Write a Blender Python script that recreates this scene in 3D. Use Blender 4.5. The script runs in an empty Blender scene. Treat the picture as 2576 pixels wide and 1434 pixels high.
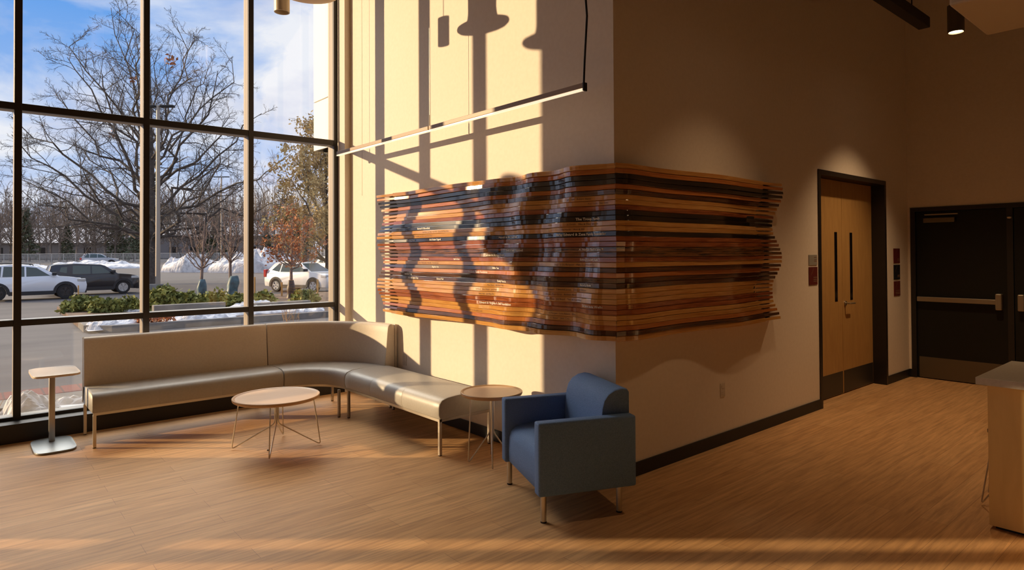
import bpy, bmesh, math, random
import numpy as np
from mathutils import Vector, Matrix, noise
from math import radians as R_, sin, cos, pi

S = bpy.context.scene
COL = S.collection

# ------------------------------------------------------------------ camera
F_PX, YAW, PITCH, ROLL, CY = 1611.6, R_(49.342), 0.0130155, -0.00535806, 617.27
EYE = Vector((0, 0, 1.62))
FW = Vector((cos(YAW)*cos(PITCH), sin(YAW)*cos(PITCH), sin(PITCH)))
RT0 = Vector((sin(YAW), -cos(YAW), 0)); UP0 = RT0.cross(FW)
RT = cos(ROLL)*RT0 + sin(ROLL)*UP0
UP = -sin(ROLL)*RT0 + cos(ROLL)*UP0
cd = bpy.data.cameras.new('camera'); cam = bpy.data.objects.new('camera', cd); COL.objects.link(cam)
M = Matrix((RT, UP, -FW)).transposed().to_4x4(); M.translation = EYE
cam.matrix_world = M
cd.sensor_width = 36; cd.lens = F_PX/2576*36; cd.shift_y = (CY-717)/2576
cd.clip_start = 0.05; cd.clip_end = 900
S.camera = cam

# ------------------------------------------------------------------ view
S.view_settings.view_transform = 'Standard'; S.view_settings.look = 'None'
S.view_settings.gamma = 1; S.view_settings.use_curve_mapping = False
S.view_settings.exposure = 0.14

# ------------------------------------------------------------------ sky
SKY_FILL = 9.5
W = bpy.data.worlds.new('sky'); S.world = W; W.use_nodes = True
nt = W.node_tree; N = nt.nodes; LK = nt.links
for n in list(N): N.remove(n)
out = N.new('ShaderNodeOutputWorld'); bg = N.new('ShaderNodeBackground')
tc = N.new('ShaderNodeTexCoord')
sep = N.new('ShaderNodeSeparateXYZ'); LK.new(tc.outputs['Generated'], sep.inputs[0])
# flatten direction onto a cloud deck
addz = N.new('ShaderNodeMath'); addz.operation = 'ADD'; addz.inputs[1].default_value = 0.35
LK.new(sep.outputs['Z'], addz.inputs[0])
mx = N.new('ShaderNodeMath'); mx.operation = 'MAXIMUM'; mx.inputs[1].default_value = 0.12
LK.new(addz.outputs[0], mx.inputs[0])
dv = N.new('ShaderNodeVectorMath'); dv.operation = 'DIVIDE'
cmb = N.new('ShaderNodeCombineXYZ')
for i in range(3): LK.new(mx.outputs[0], cmb.inputs[i])
LK.new(tc.outputs['Generated'], dv.inputs[0]); LK.new(cmb.outputs[0], dv.inputs[1])
mp = N.new('ShaderNodeMapping'); mp.inputs['Location'].default_value = (9.0, 9.0, 1.0)
LK.new(dv.outputs[0], mp.inputs[0])
nz = N.new('ShaderNodeTexNoise'); nz.inputs['Scale'].default_value = 2.6; nz.inputs['Detail'].default_value = 9
nz.inputs['Roughness'].default_value = 0.56; nz.inputs['Distortion'].default_value = 0.35
LK.new(mp.outputs[0], nz.inputs['Vector'])
cr = N.new('ShaderNodeValToRGB'); cr.color_ramp.elements[0].position = 0.36; cr.color_ramp.elements[1].position = 0.56
LK.new(nz.outputs['Fac'], cr.inputs[0])
# blue by height
gr = N.new('ShaderNodeValToRGB'); ge = gr.color_ramp.elements
ge[0].position = 0.0; ge[0].color = (0.62, 0.72, 0.95, 1); ge[1].position = 0.33; ge[1].color = (0.12, 0.35, 0.84, 1)
LK.new(sep.outputs['Z'], gr.inputs[0])
# cloud tint
nz2 = N.new('ShaderNodeTexNoise'); nz2.inputs['Scale'].default_value = 3.4; nz2.inputs['Detail'].default_value = 5
LK.new(mp.outputs[0], nz2.inputs['Vector'])
ct = N.new('ShaderNodeValToRGB'); ce = ct.color_ramp.elements
ce[0].position = 0.35; ce[0].color = (0.52, 0.56, 0.78, 1); ce[1].position = 0.6; ce[1].color = (0.88, 0.88, 0.95, 1)
LK.new(nz2.outputs['Fac'], ct.inputs[0])
mix = N.new('ShaderNodeMix'); mix.data_type = 'RGBA'
LK.new(cr.outputs[0], mix.inputs[0]); LK.new(gr.outputs[0], mix.inputs[6]); LK.new(ct.outputs[0], mix.inputs[7])
# bright sky lobe added above the view, out of sight, to light the interior
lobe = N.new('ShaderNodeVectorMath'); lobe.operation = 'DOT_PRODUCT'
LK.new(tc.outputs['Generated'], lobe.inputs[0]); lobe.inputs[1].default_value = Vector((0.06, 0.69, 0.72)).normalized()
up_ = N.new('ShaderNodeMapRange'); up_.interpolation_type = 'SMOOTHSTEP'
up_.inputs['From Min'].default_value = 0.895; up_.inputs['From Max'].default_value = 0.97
up_.inputs['To Min'].default_value = 1.0; up_.inputs['To Max'].default_value = SKY_FILL
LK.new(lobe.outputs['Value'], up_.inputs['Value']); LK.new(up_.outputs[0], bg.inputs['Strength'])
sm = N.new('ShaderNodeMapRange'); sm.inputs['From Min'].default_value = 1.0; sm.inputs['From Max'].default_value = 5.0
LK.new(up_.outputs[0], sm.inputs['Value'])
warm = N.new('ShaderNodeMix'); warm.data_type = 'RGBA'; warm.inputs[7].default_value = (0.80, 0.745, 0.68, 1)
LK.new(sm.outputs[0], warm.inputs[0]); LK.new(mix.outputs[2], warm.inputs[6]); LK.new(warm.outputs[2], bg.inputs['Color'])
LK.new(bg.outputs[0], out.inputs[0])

# ------------------------------------------------------------------ sun
SUN_DIR = Vector((1, -0.885, -0.288)).normalized()
sd = bpy.data.lights.new('sun', 'SUN'); sun = bpy.data.objects.new('sun', sd); COL.objects.link(sun)
sun.rotation_euler = SUN_DIR.to_track_quat('-Z', 'Y').to_euler(); sun.location = (-20, 25, 12)
sd.energy = 5.8; sd.color = (1.0, 0.70, 0.40); sd.angle = R_(0.53)

# ------------------------------------------------------------------ room numbers (metres)
XA, YB, XC = 3.508, 2.967, 9.34          # sunlit wall plane, art wall plane, far wall plane
YM0, YM1 = 7.21, 7.37                    # window members
CEIL = 5.3
GZ = -0.40                               # car park level

def ray(x, y): return FW + RT*((x-1288)/F_PX) - UP*((y-CY)/F_PX)
def ground(d):                            # car park rises gently in the distance
    return GZ + max(0.0, d-36)*0.015
def at(x, y):                             # point of the terrain under a pixel of the photograph
    r = ray(x, y); lo, hi = 3.0, 400.0
    for _ in range(60):
        m = (lo+hi)/2; p = EYE + r*m
        if p.z > ground(m): lo = m
        else: hi = m
    return EYE + r*lo
def depth_at(x, y, d): return EYE + ray(x, y)*d

# ------------------------------------------------------------------ object helpers
def link(o, parent=None):
    COL.objects.link(o)
    if parent is not None: o.parent = parent
    return o
def tag(o, label=None, cat=None, group=None, kind=None):
    if label: o['label'] = label
    if cat: o['category'] = cat
    if group: o['group'] = group
    if kind: o['kind'] = kind
    return o
def empty(name, loc=(0, 0, 0), rz=0, parent=None):
    o = bpy.data.objects.new(name, None); o.empty_display_size = 0.1
    o.location = loc; o.rotation_euler = (0, 0, rz); return link(o, parent)
def copy_tree(o, parent=None):
    c = o.copy(); link(c)
    if parent is not None: c.parent = parent
    for ch in list(o.children): copy_tree(ch, c)
    return c

class MB:
    """collects shapes and links them as one mesh object"""
    def __init__(s): s.bm = bmesh.new()
    def box(s, a, b, bev=0.0, seg=2):
        a, b = [min(p, q) for p, q in zip(a, b)], [max(p, q) for p, q in zip(a, b)]
        v = [s.bm.verts.new((x, y, z)) for z in (a[2], b[2]) for y in (a[1], b[1]) for x in (a[0], b[0])]
        fs = [s.bm.faces.new([v[i] for i in q]) for q in ((0, 2, 3, 1), (4, 5, 7, 6), (0, 1, 5, 4), (2, 6, 7, 3), (0, 4, 6, 2), (1, 3, 7, 5))]
        if bev > 0:
            es = list({e for f in fs for e in f.edges})
            bmesh.ops.bevel(s.bm, geom=es, offset=bev, segments=seg, profile=0.5, affect='EDGES')
        return s
    def tube(s, pts, r, n=10, cap=True, r_list=None):
        pts = [Vector(p) for p in pts]; rings = []
        prev = None
        for i, p in enumerate(pts):
            t = (pts[min(i+1, len(pts)-1)]-pts[max(i-1, 0)]).normalized()
            if prev is None:
                a = Vector((0, 0, 1)) if abs(t.z) < 0.9 else Vector((1, 0, 0))
                u = t.cross(a).normalized()
            else:
                u = (prev - t*prev.dot(t)).normalized()
            prev = u; w = t.cross(u); rr = r_list[i] if r_list else r
            rings.append([s.bm.verts.new(p + (u*cos(2*pi*k/n)+w*sin(2*pi*k/n))*rr) for k in range(n)])
        for A, B in zip(rings, rings[1:]):
            for k in range(n): s.bm.faces.new((A[k], A[(k+1) % n], B[(k+1) % n], B[k]))
        if cap:
            s.bm.faces.new(rings[0][::-1]); s.bm.faces.new(rings[-1])
        return s
    def lathe(s, prof, c=(0, 0, 0), n=40):
        rings = []
        for r, z in prof:
            if r < 1e-6: rings.append([s.bm.verts.new((c[0], c[1], c[2]+z))])
            else: rings.append([s.bm.verts.new((c[0]+r*cos(2*pi*k/n), c[1]+r*sin(2*pi*k/n), c[2]+z)) for k in range(n)])
        for A, B in zip(rings, rings[1:]):
            for k in range(n):
                a, b = A[k % len(A)], A[(k+1) % len(A)]; d, e = B[k % len(B)], B[(k+1) % len(B)]
                q = []
                for v in (a, b, e, d):
                    if v not in q: q.append(v)
                if len(q) > 2:
                    try: s.bm.faces.new(q)
                    except ValueError: pass
        return s
    def prism(s, poly, z0, z1, bev=0.0):
        lo = [s.bm.verts.new((x, y, z0)) for x, y in poly]; hi = [s.bm.verts.new((x, y, z1)) for x, y in poly]
        n = len(poly); fs = [s.bm.faces.new(lo[::-1]), s.bm.faces.new(hi)]
        for k in range(n): fs.append(s.bm.faces.new((lo[k], lo[(k+1) % n], hi[(k+1) % n], hi[k])))
        if bev:
            es = list(fs[0].edges)+list(fs[1].edges)
            bmesh.ops.bevel(s.bm, geom=es, offset=bev, segments=2, profile=0.5, affect='EDGES')
        return s
    def sweep(s, prof, stations):
        """prof: closed list of (u, z); stations: (x, y, dirx, diry, shrink 0..1)"""
        cu = sum(p[0] for p in prof)/len(prof); cz = sum(p[1] for p in prof)/len(prof)
        rings = []
        for x, y, dx, dy, k in stations:
            rings.append([s.bm.verts.new((x+dx*(cu+(u-cu)*(1-k)), y+dy*(cu+(u-cu)*(1-k)), cz+(z-cz)*(1-k))) for u, z in prof])
        n = len(prof)
        for A, B in zip(rings, rings[1:]):
            for k in range(n): s.bm.faces.new((A[k], A[(k+1) % n], B[(k+1) % n], B[k]))
        s.bm.faces.new(rings[0][::-1]); s.bm.faces.new(rings[-1])
        return s
    def build(s, name, mat, parent=None, smooth=False, angle=35):
        bmesh.ops.recalc_face_normals(s.bm, faces=s.bm.faces[:])
        me = bpy.data.meshes.new(name); s.bm.to_mesh(me); s.bm.free()
        me.materials.append(mat)
        if smooth:
            me.polygons.foreach_set('use_smooth', [True]*len(me.polygons))
            try: me.set_sharp_from_angle(angle=R_(angle))
            except Exception: pass
        return link(bpy.data.objects.new(name, me), parent)

def mesh_obj(name, verts, faces, mat, parent=None, smooth=False):
    me = bpy.data.meshes.new(name); me.from_pydata([tuple(v) for v in verts], [], faces); me.update()
    me.materials.append(mat)
    if smooth: me.polygons.foreach_set('use_smooth', [True]*len(me.polygons))
    return link(bpy.data.objects.new(name, me), parent)

# ------------------------------------------------------------------ materials
def mat(name, col, rough=0.6, metal=0.0, spec=0.5, emit=None, es=1.0, coat=0.0):
    m = bpy.data.materials.new(name); m.use_nodes = True
    b = m.node_tree.nodes['Principled BSDF']
    b.inputs['Base Color'].default_value = (*col, 1); b.inputs['Roughness'].default_value = rough
    b.inputs['Metallic'].default_value = metal; b.inputs['Specular IOR Level'].default_value = spec
    b.inputs['Coat Weight'].default_value = coat; b.inputs['Coat Roughness'].default_value = 0.1
    if emit: b.inputs['Emission Color'].default_value = (*emit, 1); b.inputs['Emission Strength'].default_value = es
    return m
def noisy(name, c1, c2, scale=8, rough=0.6, stretch=(1, 1, 1), detail=5, bump=0.0, lo=0.35, hi=0.65, spec=0.5, coat=0.0, metal=0.0, dist=0.0, bump_scale=None):
    m = mat(name, c1, rough, metal, spec, coat=coat); t = m.node_tree; b = t.nodes['Principled BSDF']
    tc = t.nodes.new('ShaderNodeTexCoord'); mp = t.nodes.new('ShaderNodeMapping'); mp.inputs['Scale'].default_value = stretch
    nz = t.nodes.new('ShaderNodeTexNoise'); nz.inputs['Scale'].default_value = scale; nz.inputs['Detail'].default_value = detail
    nz.inputs['Distortion'].default_value = dist
    r = t.nodes.new('ShaderNodeValToRGB'); r.color_ramp.elements[0].position = lo; r.color_ramp.elements[1].position = hi
    r.color_ramp.elements[0].color = (*c1, 1); r.color_ramp.elements[1].color = (*c2, 1)
    t.links.new(tc.outputs['Object'], mp.inputs[0]); t.links.new(mp.outputs[0], nz.inputs['Vector'])
    t.links.new(nz.outputs['Fac'], r.inputs[0]); t.links.new(r.outputs[0], b.inputs['Base Color'])
    if bump:
        bp = t.nodes.new('ShaderNodeBump'); bp.inputs['Strength'].default_value = bump; bp.inputs['Distance'].default_value = 0.01
        src = nz
        if bump_scale:
            src = t.nodes.new('ShaderNodeTexNoise'); src.inputs['Scale'].default_value = bump_scale; src.inputs['Detail'].default_value = 3
            t.links.new(mp.outputs[0], src.inputs['Vector'])
        t.links.new(src.outputs['Fac'], bp.inputs['Height']); t.links.new(bp.outputs[0], b.inputs['Normal'])
    return m
def glass(name, tint=(1, 1, 1), refl=1.0):
    m = bpy.data.materials.new(name); m.use_nodes = True; t = m.node_tree
    for n in list(t.nodes): t.nodes.remove(n)
    o = t.nodes.new('ShaderNodeOutputMaterial'); mx = t.nodes.new('ShaderNodeMixShader')
    tr = t.nodes.new('ShaderNodeBsdfTransparent'); tr.inputs[0].default_value = (*tint, 1)
    gl = t.nodes.new('ShaderNodeBsdfGlossy'); gl.inputs['Roughness'].default_value = 0.0
    ge = t.nodes.new('ShaderNodeNewGeometry'); dt = t.nodes.new('ShaderNodeVectorMath'); dt.operation = 'DOT_PRODUCT'
    t.links.new(ge.outputs['Normal'], dt.inputs[0]); t.links.new(ge.outputs['Incoming'], dt.inputs[1])
    def mth(op, a, b=None):
        n = t.nodes.new('ShaderNodeMath'); n.operation = op
        for i, v in enumerate((a, b)):
            if v is None: continue
            if isinstance(v, (int, float)): n.inputs[i].default_value = v
            else: t.links.new(v, n.inputs[i])
        return n.outputs[0]
    c = mth('ABSOLUTE', dt.outputs['Value'])
    sch = mth('MULTIPLY_ADD', mth('POWER', mth('SUBTRACT', 1.0, c), 5.0), 0.96); sch.node.inputs[2].default_value = 0.04
    t.links.new(mth('MULTIPLY', sch, refl), mx.inputs[0])
    t.links.new(tr.outputs[0], mx.inputs[1]); t.links.new(gl.outputs[0], mx.inputs[2]); t.links.new(mx.outputs[0], o.inputs[0])
    return m
def floor_mat():
    m = mat('vinyl_planks', (0.4, 0.25, 0.14), 0.46, spec=0.16); t = m.node_tree; b = t.nodes['Principled BSDF']
    tc = t.nodes.new('ShaderNodeTexCoord')
    br = t.nodes.new('ShaderNodeTexBrick'); br.offset = 0.37; br.inputs['Scale'].default_value = 1
    br.inputs['Brick Width'].default_value = 1.22; br.inputs['Row Height'].default_value = 0.152
    br.inputs['Mortar Size'].default_value = 0.0010; br.inputs['Mortar Smooth'].default_value = 0.2; br.inputs['Bias'].default_value = 0
    br.inputs['Color1'].default_value = (0.70, 0.43, 0.215, 1); br.inputs['Color2'].default_value = (0.62, 0.365, 0.175, 1)
    br.inputs['Mortar'].default_value = (0.30, 0.17, 0.09, 1)
    t.links.new(tc.outputs['Object'], br.inputs['Vector'])
    mp = t.nodes.new('ShaderNodeMapping'); mp.inputs['Scale'].default_value = (1.6, 26, 1)
    t.links.new(tc.outputs['Object'], mp.inputs[0])
    nz = t.nodes.new('ShaderNodeTexNoise'); nz.inputs['Scale'].default_value = 1.4; nz.inputs['Detail'].default_value = 7; nz.inputs['Roughness'].default_value = 0.65
    nz.inputs['Distortion'].default_value = 0.4
    t.links.new(mp.outputs[0], nz.inputs['Vector'])
    r = t.nodes.new('ShaderNodeValToRGB'); r.color_ramp.elements[0].position = 0.33; r.color_ramp.elements[1].position = 0.68
    r.color_ramp.elements[0].color = (0.70, 0.66, 0.63, 1); r.color_ramp.elements[1].color = (1.12, 1.08, 1.02, 1)
    t.links.new(nz.outputs['Fac'], r.inputs[0])
    mm = t.nodes.new('ShaderNodeMix'); mm.data_type = 'RGBA'; mm.blend_type = 'MULTIPLY'; mm.inputs[0].default_value = 1
    t.links.new(br.outputs['Color'], mm.inputs[6]); t.links.new(r.outputs[0], mm.inputs[7]); t.links.new(mm.outputs[2], b.inputs['Base Color'])
    bp = t.nodes.new('ShaderNodeBump'); bp.inputs['Strength'].default_value = 0.12; bp.inputs['Distance'].default_value = 0.004
    t.links.new(nz.outputs['Fac'], bp.inputs['Height']); t.links.new(bp.outputs[0], b.inputs['Normal'])
    return m

m_wall = noisy('painted_wall', (0.80, 0.71, 0.60), (0.83, 0.74, 0.63), 30, 0.75, bump=0.05, bump_scale=220)
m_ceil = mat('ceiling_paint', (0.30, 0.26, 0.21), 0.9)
m_wall_dark = mat('brown_wall', (0.66, 0.54, 0.40), 0.8)
m_floor = floor_mat()
m_black = mat('black_frame', (0.018, 0.014, 0.012), 0.42)
m_frame_out = mat('bronze_frame', (0.33, 0.27, 0.21), 0.45)
m_base = mat('black_vinyl_base', (0.012, 0.012, 0.014), 0.5)
m_glass = glass('window_glass', (0.97, 0.985, 0.98), 0.95)
m_vinyl = noisy('grey_vinyl', (0.40, 0.385, 0.35), (0.43, 0.41, 0.375), 60, 0.40, bump=0.06, bump_scale=300)
m_vinyl_back = noisy('vinyl_bounce_tint', (0.68, 0.60, 0.50), (0.72, 0.64, 0.53), 60, 0.55, bump=0.06, bump_scale=300)  # same vinyl as the seat; bounce light painted in as a warmer, paler tone
m_metal = mat('brushed_nickel', (0.62, 0.58, 0.50), 0.32, 1.0)
m_grey_metal = mat('grey_powder_coat', (0.36, 0.40, 0.43), 0.38, 0.3)
m_pole = mat('satin_steel', (0.50, 0.47, 0.42), 0.34, 0.9)
m_laminate = noisy('maple_laminate', (0.66, 0.44, 0.27), (0.70, 0.48, 0.30), 5, 0.38, stretch=(2, 20, 2))
m_rim = mat('table_edge', (0.58, 0.36, 0.18), 0.4)
m_top_white = mat('pale_laminate', (0.72, 0.60, 0.47), 0.4)
m_blue = noisy('blue_fabric', (0.10, 0.19, 0.38), (0.16, 0.27, 0.50), 160, 0.75, bump=0.12, lo=0.3, hi=0.7)
m_maple = noisy('maple_veneer', (0.44, 0.25, 0.085), (0.50, 0.29, 0.10), 6, 0.42, stretch=(4, 4, 0.6), dist=0.6)
m_kick = mat('dark_kick_plate', (0.05, 0.045, 0.038), 0.4, 0.4)
m_steel = mat('door_hardware', (0.42, 0.37, 0.29), 0.35, 0.85)
m_dark_door = mat('dark_door', (0.010, 0.010, 0.008), 0.45, spec=0.3)
m_white = mat('white_plastic', (0.62, 0.55, 0.46), 0.4)
m_maroon = mat('maroon_plate', (0.13, 0.018, 0.016), 0.45)
m_sign_grey = mat('grey_plate', (0.33, 0.31, 0.27), 0.45)
m_sign_black = mat('black_plate', (0.012, 0.012, 0.014), 0.45)
m_mark = mat('pale_lettering', (0.55, 0.48, 0.38), 0.5)
m_mark_dim = mat('dull_lettering', (0.26, 0.15, 0.10), 0.5)
m_quartz = noisy('counter_stone', (0.55, 0.50, 0.42), (0.60, 0.55, 0.47), 60, 0.35)
m_tan_paint = mat('panel_paint', (0.60, 0.50, 0.36), 0.7)
m_lamp_body = mat('lamp_body', (0.58, 0.50, 0.38), 0.4, 0.3)
m_lamp_dark = mat('lamp_body_dark', (0.10, 0.085, 0.065), 0.5)
m_cord = mat('black_cord', (0.012, 0.011, 0.010), 0.6)

# ------------------------------------------------------------------ setting: floor, walls, ceiling
def struct(o): o['kind'] = 'structure'; return o
X0, Y0 = -6.0, -5.0
struct(MB().box((X0-0.2, Y0-0.2, -0.12), (XC+0.2, YM1, 0)).build('floor', m_floor))
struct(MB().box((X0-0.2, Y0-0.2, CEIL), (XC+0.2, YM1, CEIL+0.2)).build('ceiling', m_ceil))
struct(MB().box((XA, YB, 0), (XA+0.18, YM1, CEIL)).build('wall_left', m_wall))
mb = MB(); DX0, DX1, DZ = 6.729, 8.575, 2.482
mb.box((XA+0.18, YB, 0), (DX0, YB+0.18, CEIL)); mb.box((DX1, YB, 0), (XC+0.2, YB+0.18, CEIL)); mb.box((DX0, YB, DZ), (DX1, YB+0.18, CEIL))
struct(mb.build('wall_right', m_wall))
mb = MB(); CY0, CY1, CZ = 0.86, 2.935, 2.185
mb.box((XC, CY1, 0), (XC+0.2, YB, CEIL)); mb.box((XC, Y0, 0), (XC+0.2, CY0, CEIL)); mb.box((XC, CY0, CZ), (XC+0.2, CY1, CEIL))
struct(mb.build('wall_far', m_wall))
struct(MB().box((X0-0.2, Y0-0.2, 0), (XC+0.2, Y0, CEIL)).build('wall_rear', m_wall_dark))
struct(MB().box((X0-0.2, Y0, 0), (X0, YM1, CEIL)).build('wall_side', m_wall_dark))
PX0, PX1 = -2.64, -0.655
struct(MB().box((PX0, YM0, 0), (PX1, YM1, CEIL)).build('wall_window', m_wall))
# pilaster in the window corner
struct(MB().box((3.435, 7.03, 0), (XA, YM1, CEIL)).build('trim_1', m_wall))
# thin joint in the sunlit wall
struct(MB().box((XA-0.0015, 6.735, 2.3), (XA+0.001, 6.739, CEIL)).build('trim_2', mat('joint_line', (0.45, 0.38, 0.3), 0.8)))
# exterior cladding beyond the glass
mb = MB(); mb.box((3.50, YM1+0.002, 3.62), (3.72, 8.06, 6.2)); mb.box((3.50, YM1+0.002, 2.98), (3.72, 8.06, 3.605)); mb.box((3.52, YM1+0.002, 2.98), (3.72, 8.05, 6.2))
struct(mb.build('wall_outside', mat('cladding', (0.82, 0.76, 0.68), 0.5)))
# base panel below the window
mb = MB(); mb.box((PX1, 7.04, 0), (3.435, YM0+0.02, 0.165), 0.004); mb.box((X0, 7.04, 0), (PX0, YM0+0.02, 0.165), 0.004)
struct(mb.build('trim_3', m_black))
mb = MB(); mb.box((PX0, YM0-0.012, 0), (PX1, YM0, 0.1016))
struct(mb.build('baseboard_window', m_base))
struct(MB().box((XA-0.012, YB-0.012, 0), (XA, 7.03, 0.1016), 0.003).build('baseboard_left', m_base))
mb = MB(); mb.box((XA-0.012, YB-0.012, 0), (DX0, YB, 0.1016), 0.003); mb.box((DX1, YB-0.012, 0), (XC, YB, 0.1016), 0.003)
struct(mb.build('baseboard_right', m_base))
mb = MB(); mb.box((XC-0.012, CY1, 0), (XC, YB-0.012, 0.1016)); mb.box((XC-0.012, Y0, 0), (XC, CY0, 0.1016))
struct(mb.build('baseboard_far', m_base))

# ------------------------------------------------------------------ window wall
WTOP = 5.15
def window(name, mulls, x_lo, x_hi, WTOP=5.15):
    w = empty(name, (0, 0, 0)); struct(w)
    for x in mulls:
        g = MB(); g.box((x-0.028, YM0, 0.0 if False else 0.165), (x+0.028, YM0+0.035, CEIL), 0.002)
        o = g.build('mullion', m_black, w)
        MB().box((x-0.028, YM0+0.035, 0.165), (x+0.028, YM1, CEIL)).build('mullion_casing', m_frame_out, o)
    edges = sorted(set([x_lo]+list(mulls)+[x_hi]))
    zs = [(0.165, 0.195), (0.997, 1.053), (2.932, 2.994), (WTOP, CEIL)]
    for a, b in zip(edges, edges[1:]):
        aa = a+(0.028 if a in mulls else 0); bb = b-(0.028 if b in mulls else 0)
        if bb-aa < 0.02: continue
        for z0, z1 in zs:
            o = MB().box((aa, YM0+0.002, z0), (bb, YM0+0.037, z1), 0.002).build('transom', m_black, w)
            MB().box((aa, YM0+0.037, z0), (bb, YM1-0.01, z1)).build('transom_casing', m_grey_out, o)
        for (p, q), (r, s_) in zip(zs, zs[1:]):
            MB().box((aa, 7.327, q), (bb, 7.333, r)).build('pane', m_glass, w)
    return w
m_grey_out = mat('grey_sill', (0.30, 0.29, 0.27), 0.45)
MU = [-0.640+0.0, 0.378, 1.394, 2.413, 3.412]
window('window_1', MU, PX1, 3.435)
MU2 = [-3.035, -4.06, -5.08]
window('window_2', MU2, X0, PX0, 4.85)

# ------------------------------------------------------------------ wood double door (right wall)
d1 = empty('door_1', (0, 0, 0)); struct(d1)
RY = YB+0.14
g = MB(); g.box((DX0, YB-0.012, 0), (DX0+0.05, RY+0.06, DZ)); g.box((DX1-0.05, YB-0.012, 0), (DX1, RY+0.06, DZ)); g.box((DX0+0.05, YB-0.012, DZ-0.05), (DX1-0.05, RY+0.06, DZ))
g.build('frame', m_black, d1)
xm = (DX0+DX1)/2
for k, (a, b) in enumerate(((DX0+0.053, xm-0.003), (xm+0.003, DX1-0.053))):
    lf = MB().box((a, RY, 0.008), (b, RY+0.044, DZ-0.053), 0.002).build('leaf', m_maple, d1)
    MB().box((a+0.015, RY-0.003, 0.012), (b-0.015, RY, 0.262)).build('kick_plate', m_kick, lf)
    vx = (7.505, 7.575) if k == 0 else (7.995, 8.075)
    vx = (xm-0.20, xm-0.13) if k == 0 else (xm+0.215, xm+0.285)
    MB().box((vx[0], RY-0.002, 1.06), (vx[1], RY, 1.845)).build('vision_panel', mat('dark_glass', (0.008, 0.006, 0.006), 0.15), lf)
    if k == 1:
        h = MB(); h.lathe([(0, 0), (0.027, 0), (0.027, 0.012), (0, 0.012)], n=20)
        for v in h.bm.verts: v.co = Vector((xm+0.065+v.co.x, RY-0.001-v.co.z, 1.03+v.co.y))
        h.tube([(xm+0.065, RY-0.01, 1.03), (xm+0.065, RY-0.055, 1.03), (xm+0.08, RY-0.062, 1.03), (xm+0.19, RY-0.062, 1.028)], 0.0095, 10)
        h.build('lever_handle', m_steel, lf, True)
for lx in (DX0+0.05, DX1-0.056):
    pass

# ------------------------------------------------------------------ black double doors (far wall)
d2 = empty('door_2', (0, 0, 0)); struct(d2)
FX = XC-0.012
g = MB(); g.box((FX, CY1-0.055, 0), (XC+0.14, CY1, CZ)); g.box((FX, CY0, 0), (XC+0.14, CY0+0.055, CZ)); g.box((FX, CY0+0.055, CZ-0.055), (XC+0.14, CY1-0.055, CZ))
g.box((FX+0.01, 1.868, 0), (XC+0.10, 1.928, CZ-0.055))
g.build('frame', m_black, d2)
LX = XC+0.02
for k, (a, b) in enumerate(((1.931, CY1-0.058), (CY0+0.058, 1.865))):
    lf = MB().box((LX, a, 0.008), (LX+0.045, b, CZ-0.058), 0.002).build('leaf', m_dark_door, d2)
    MB().box((LX-0.004, a+0.02, 0.012), (LX, b-0.02, 0.275)).build('kick_plate', mat('bronze_kick', (0.16, 0.13, 0.09), 0.4, 0.6), lf)
    e = 2.0 if k == 0 else 1.8
    ps = MB(); ps.box((LX-0.075, a+0.10 if k == 0 else a+0.02, 0.985), (LX-0.045, b-0.02 if k == 0 else b-0.10, 1.045), 0.006)
    ps.box((LX-0.05, b-0.09 if k == 0 else a+0.03, 0.99), (LX, b-0.03 if k == 0 else a+0.09, 1.04))
    pb = ps.build('push_bar', m_steel, lf)
    ya = a+0.04 if k == 0 else b-0.105
    MB().box((LX-0.085, ya, 0.92), (LX, ya+0.065, 1.115), 0.012).build('latch_case', m_steel, pb)
    if k == 0:
        cl = MB().box((LX-0.06, 2.44, 1.985), (LX, 2.78, 2.045), 0.006).build('door_closer', mat('closer_case', (0.20, 0.17, 0.12), 0.4, 0.5), lf)
        MB().box((LX-0.075, 2.40, 2.078), (LX-0.055, 2.76, 2.092)).build('closer_arm', m_steel, cl)
MB().lathe([(0, 0), (0.02, 0.005), (0.024, 0.02), (0, 0.03)], (FX-0.004, 1.898, 2.0), 16).build('sensor', m_white, d2, True)

g = MB(); g.box((DX0-0.05, RY+0.075, -0.02), (DX1+0.05, RY+0.10, DZ+0.05)); struct(g.build('leak_stop_right', m_black))  # panel added behind the wood doors to stop sky light leaking through
g = MB(); g.box((XC+0.15, CY0-0.05, -0.02), (XC+0.18, CY1+0.02, CZ+0.05)); struct(g.build('leak_stop_far', m_black))  # added behind the black doors, blocks sky light in the gap below
# ------------------------------------------------------------------ plates and outlets on the walls
def plate(name, label, cat, box, material, marks=(), group=None, axis='B'):
    o = MB().box(*box, 0.001).build(name, material); tag(o, label, cat, group)
    a, b = Vector(box[0]), Vector(box[1])
    if marks:
        g = MB()
        for pts, w in marks:
            P = [Vector((a.x+(b.x-a.x)*u, a.y-0.0008, a.z+(b.z-a.z)*v)) for u, v in pts]
            for p, q in zip(P, P[1:]):
                d = (q-p).normalized(); n_ = Vector((-d.z, 0, d.x))*w/2
                vs = [g.bm.verts.new(c) for c in (p+n_, q+n_, q-n_, p-n_)]
                g.bm.faces.new(vs)
        g.build('lettering', m_mark_dim if 'maroon' in label or 'black' in label else m_sign_black, o)
    return o
slash = [([(0.22, 0.55), (0.55, 0.95)], 0.004)]
def txt(rows, x0=0.55, x1=0.92): return [([(x0, v), (x1, v)], 0.008) for v in rows]
yy = YB
plate('room_sign', 'small grey plate left of the tall wood doors above a maroon sign', 'sign', ((6.505, yy-0.006, 1.487), (6.69, yy, 1.592)), m_sign_grey, txt((0.75, 0.52, 0.36), 0.62))
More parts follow.
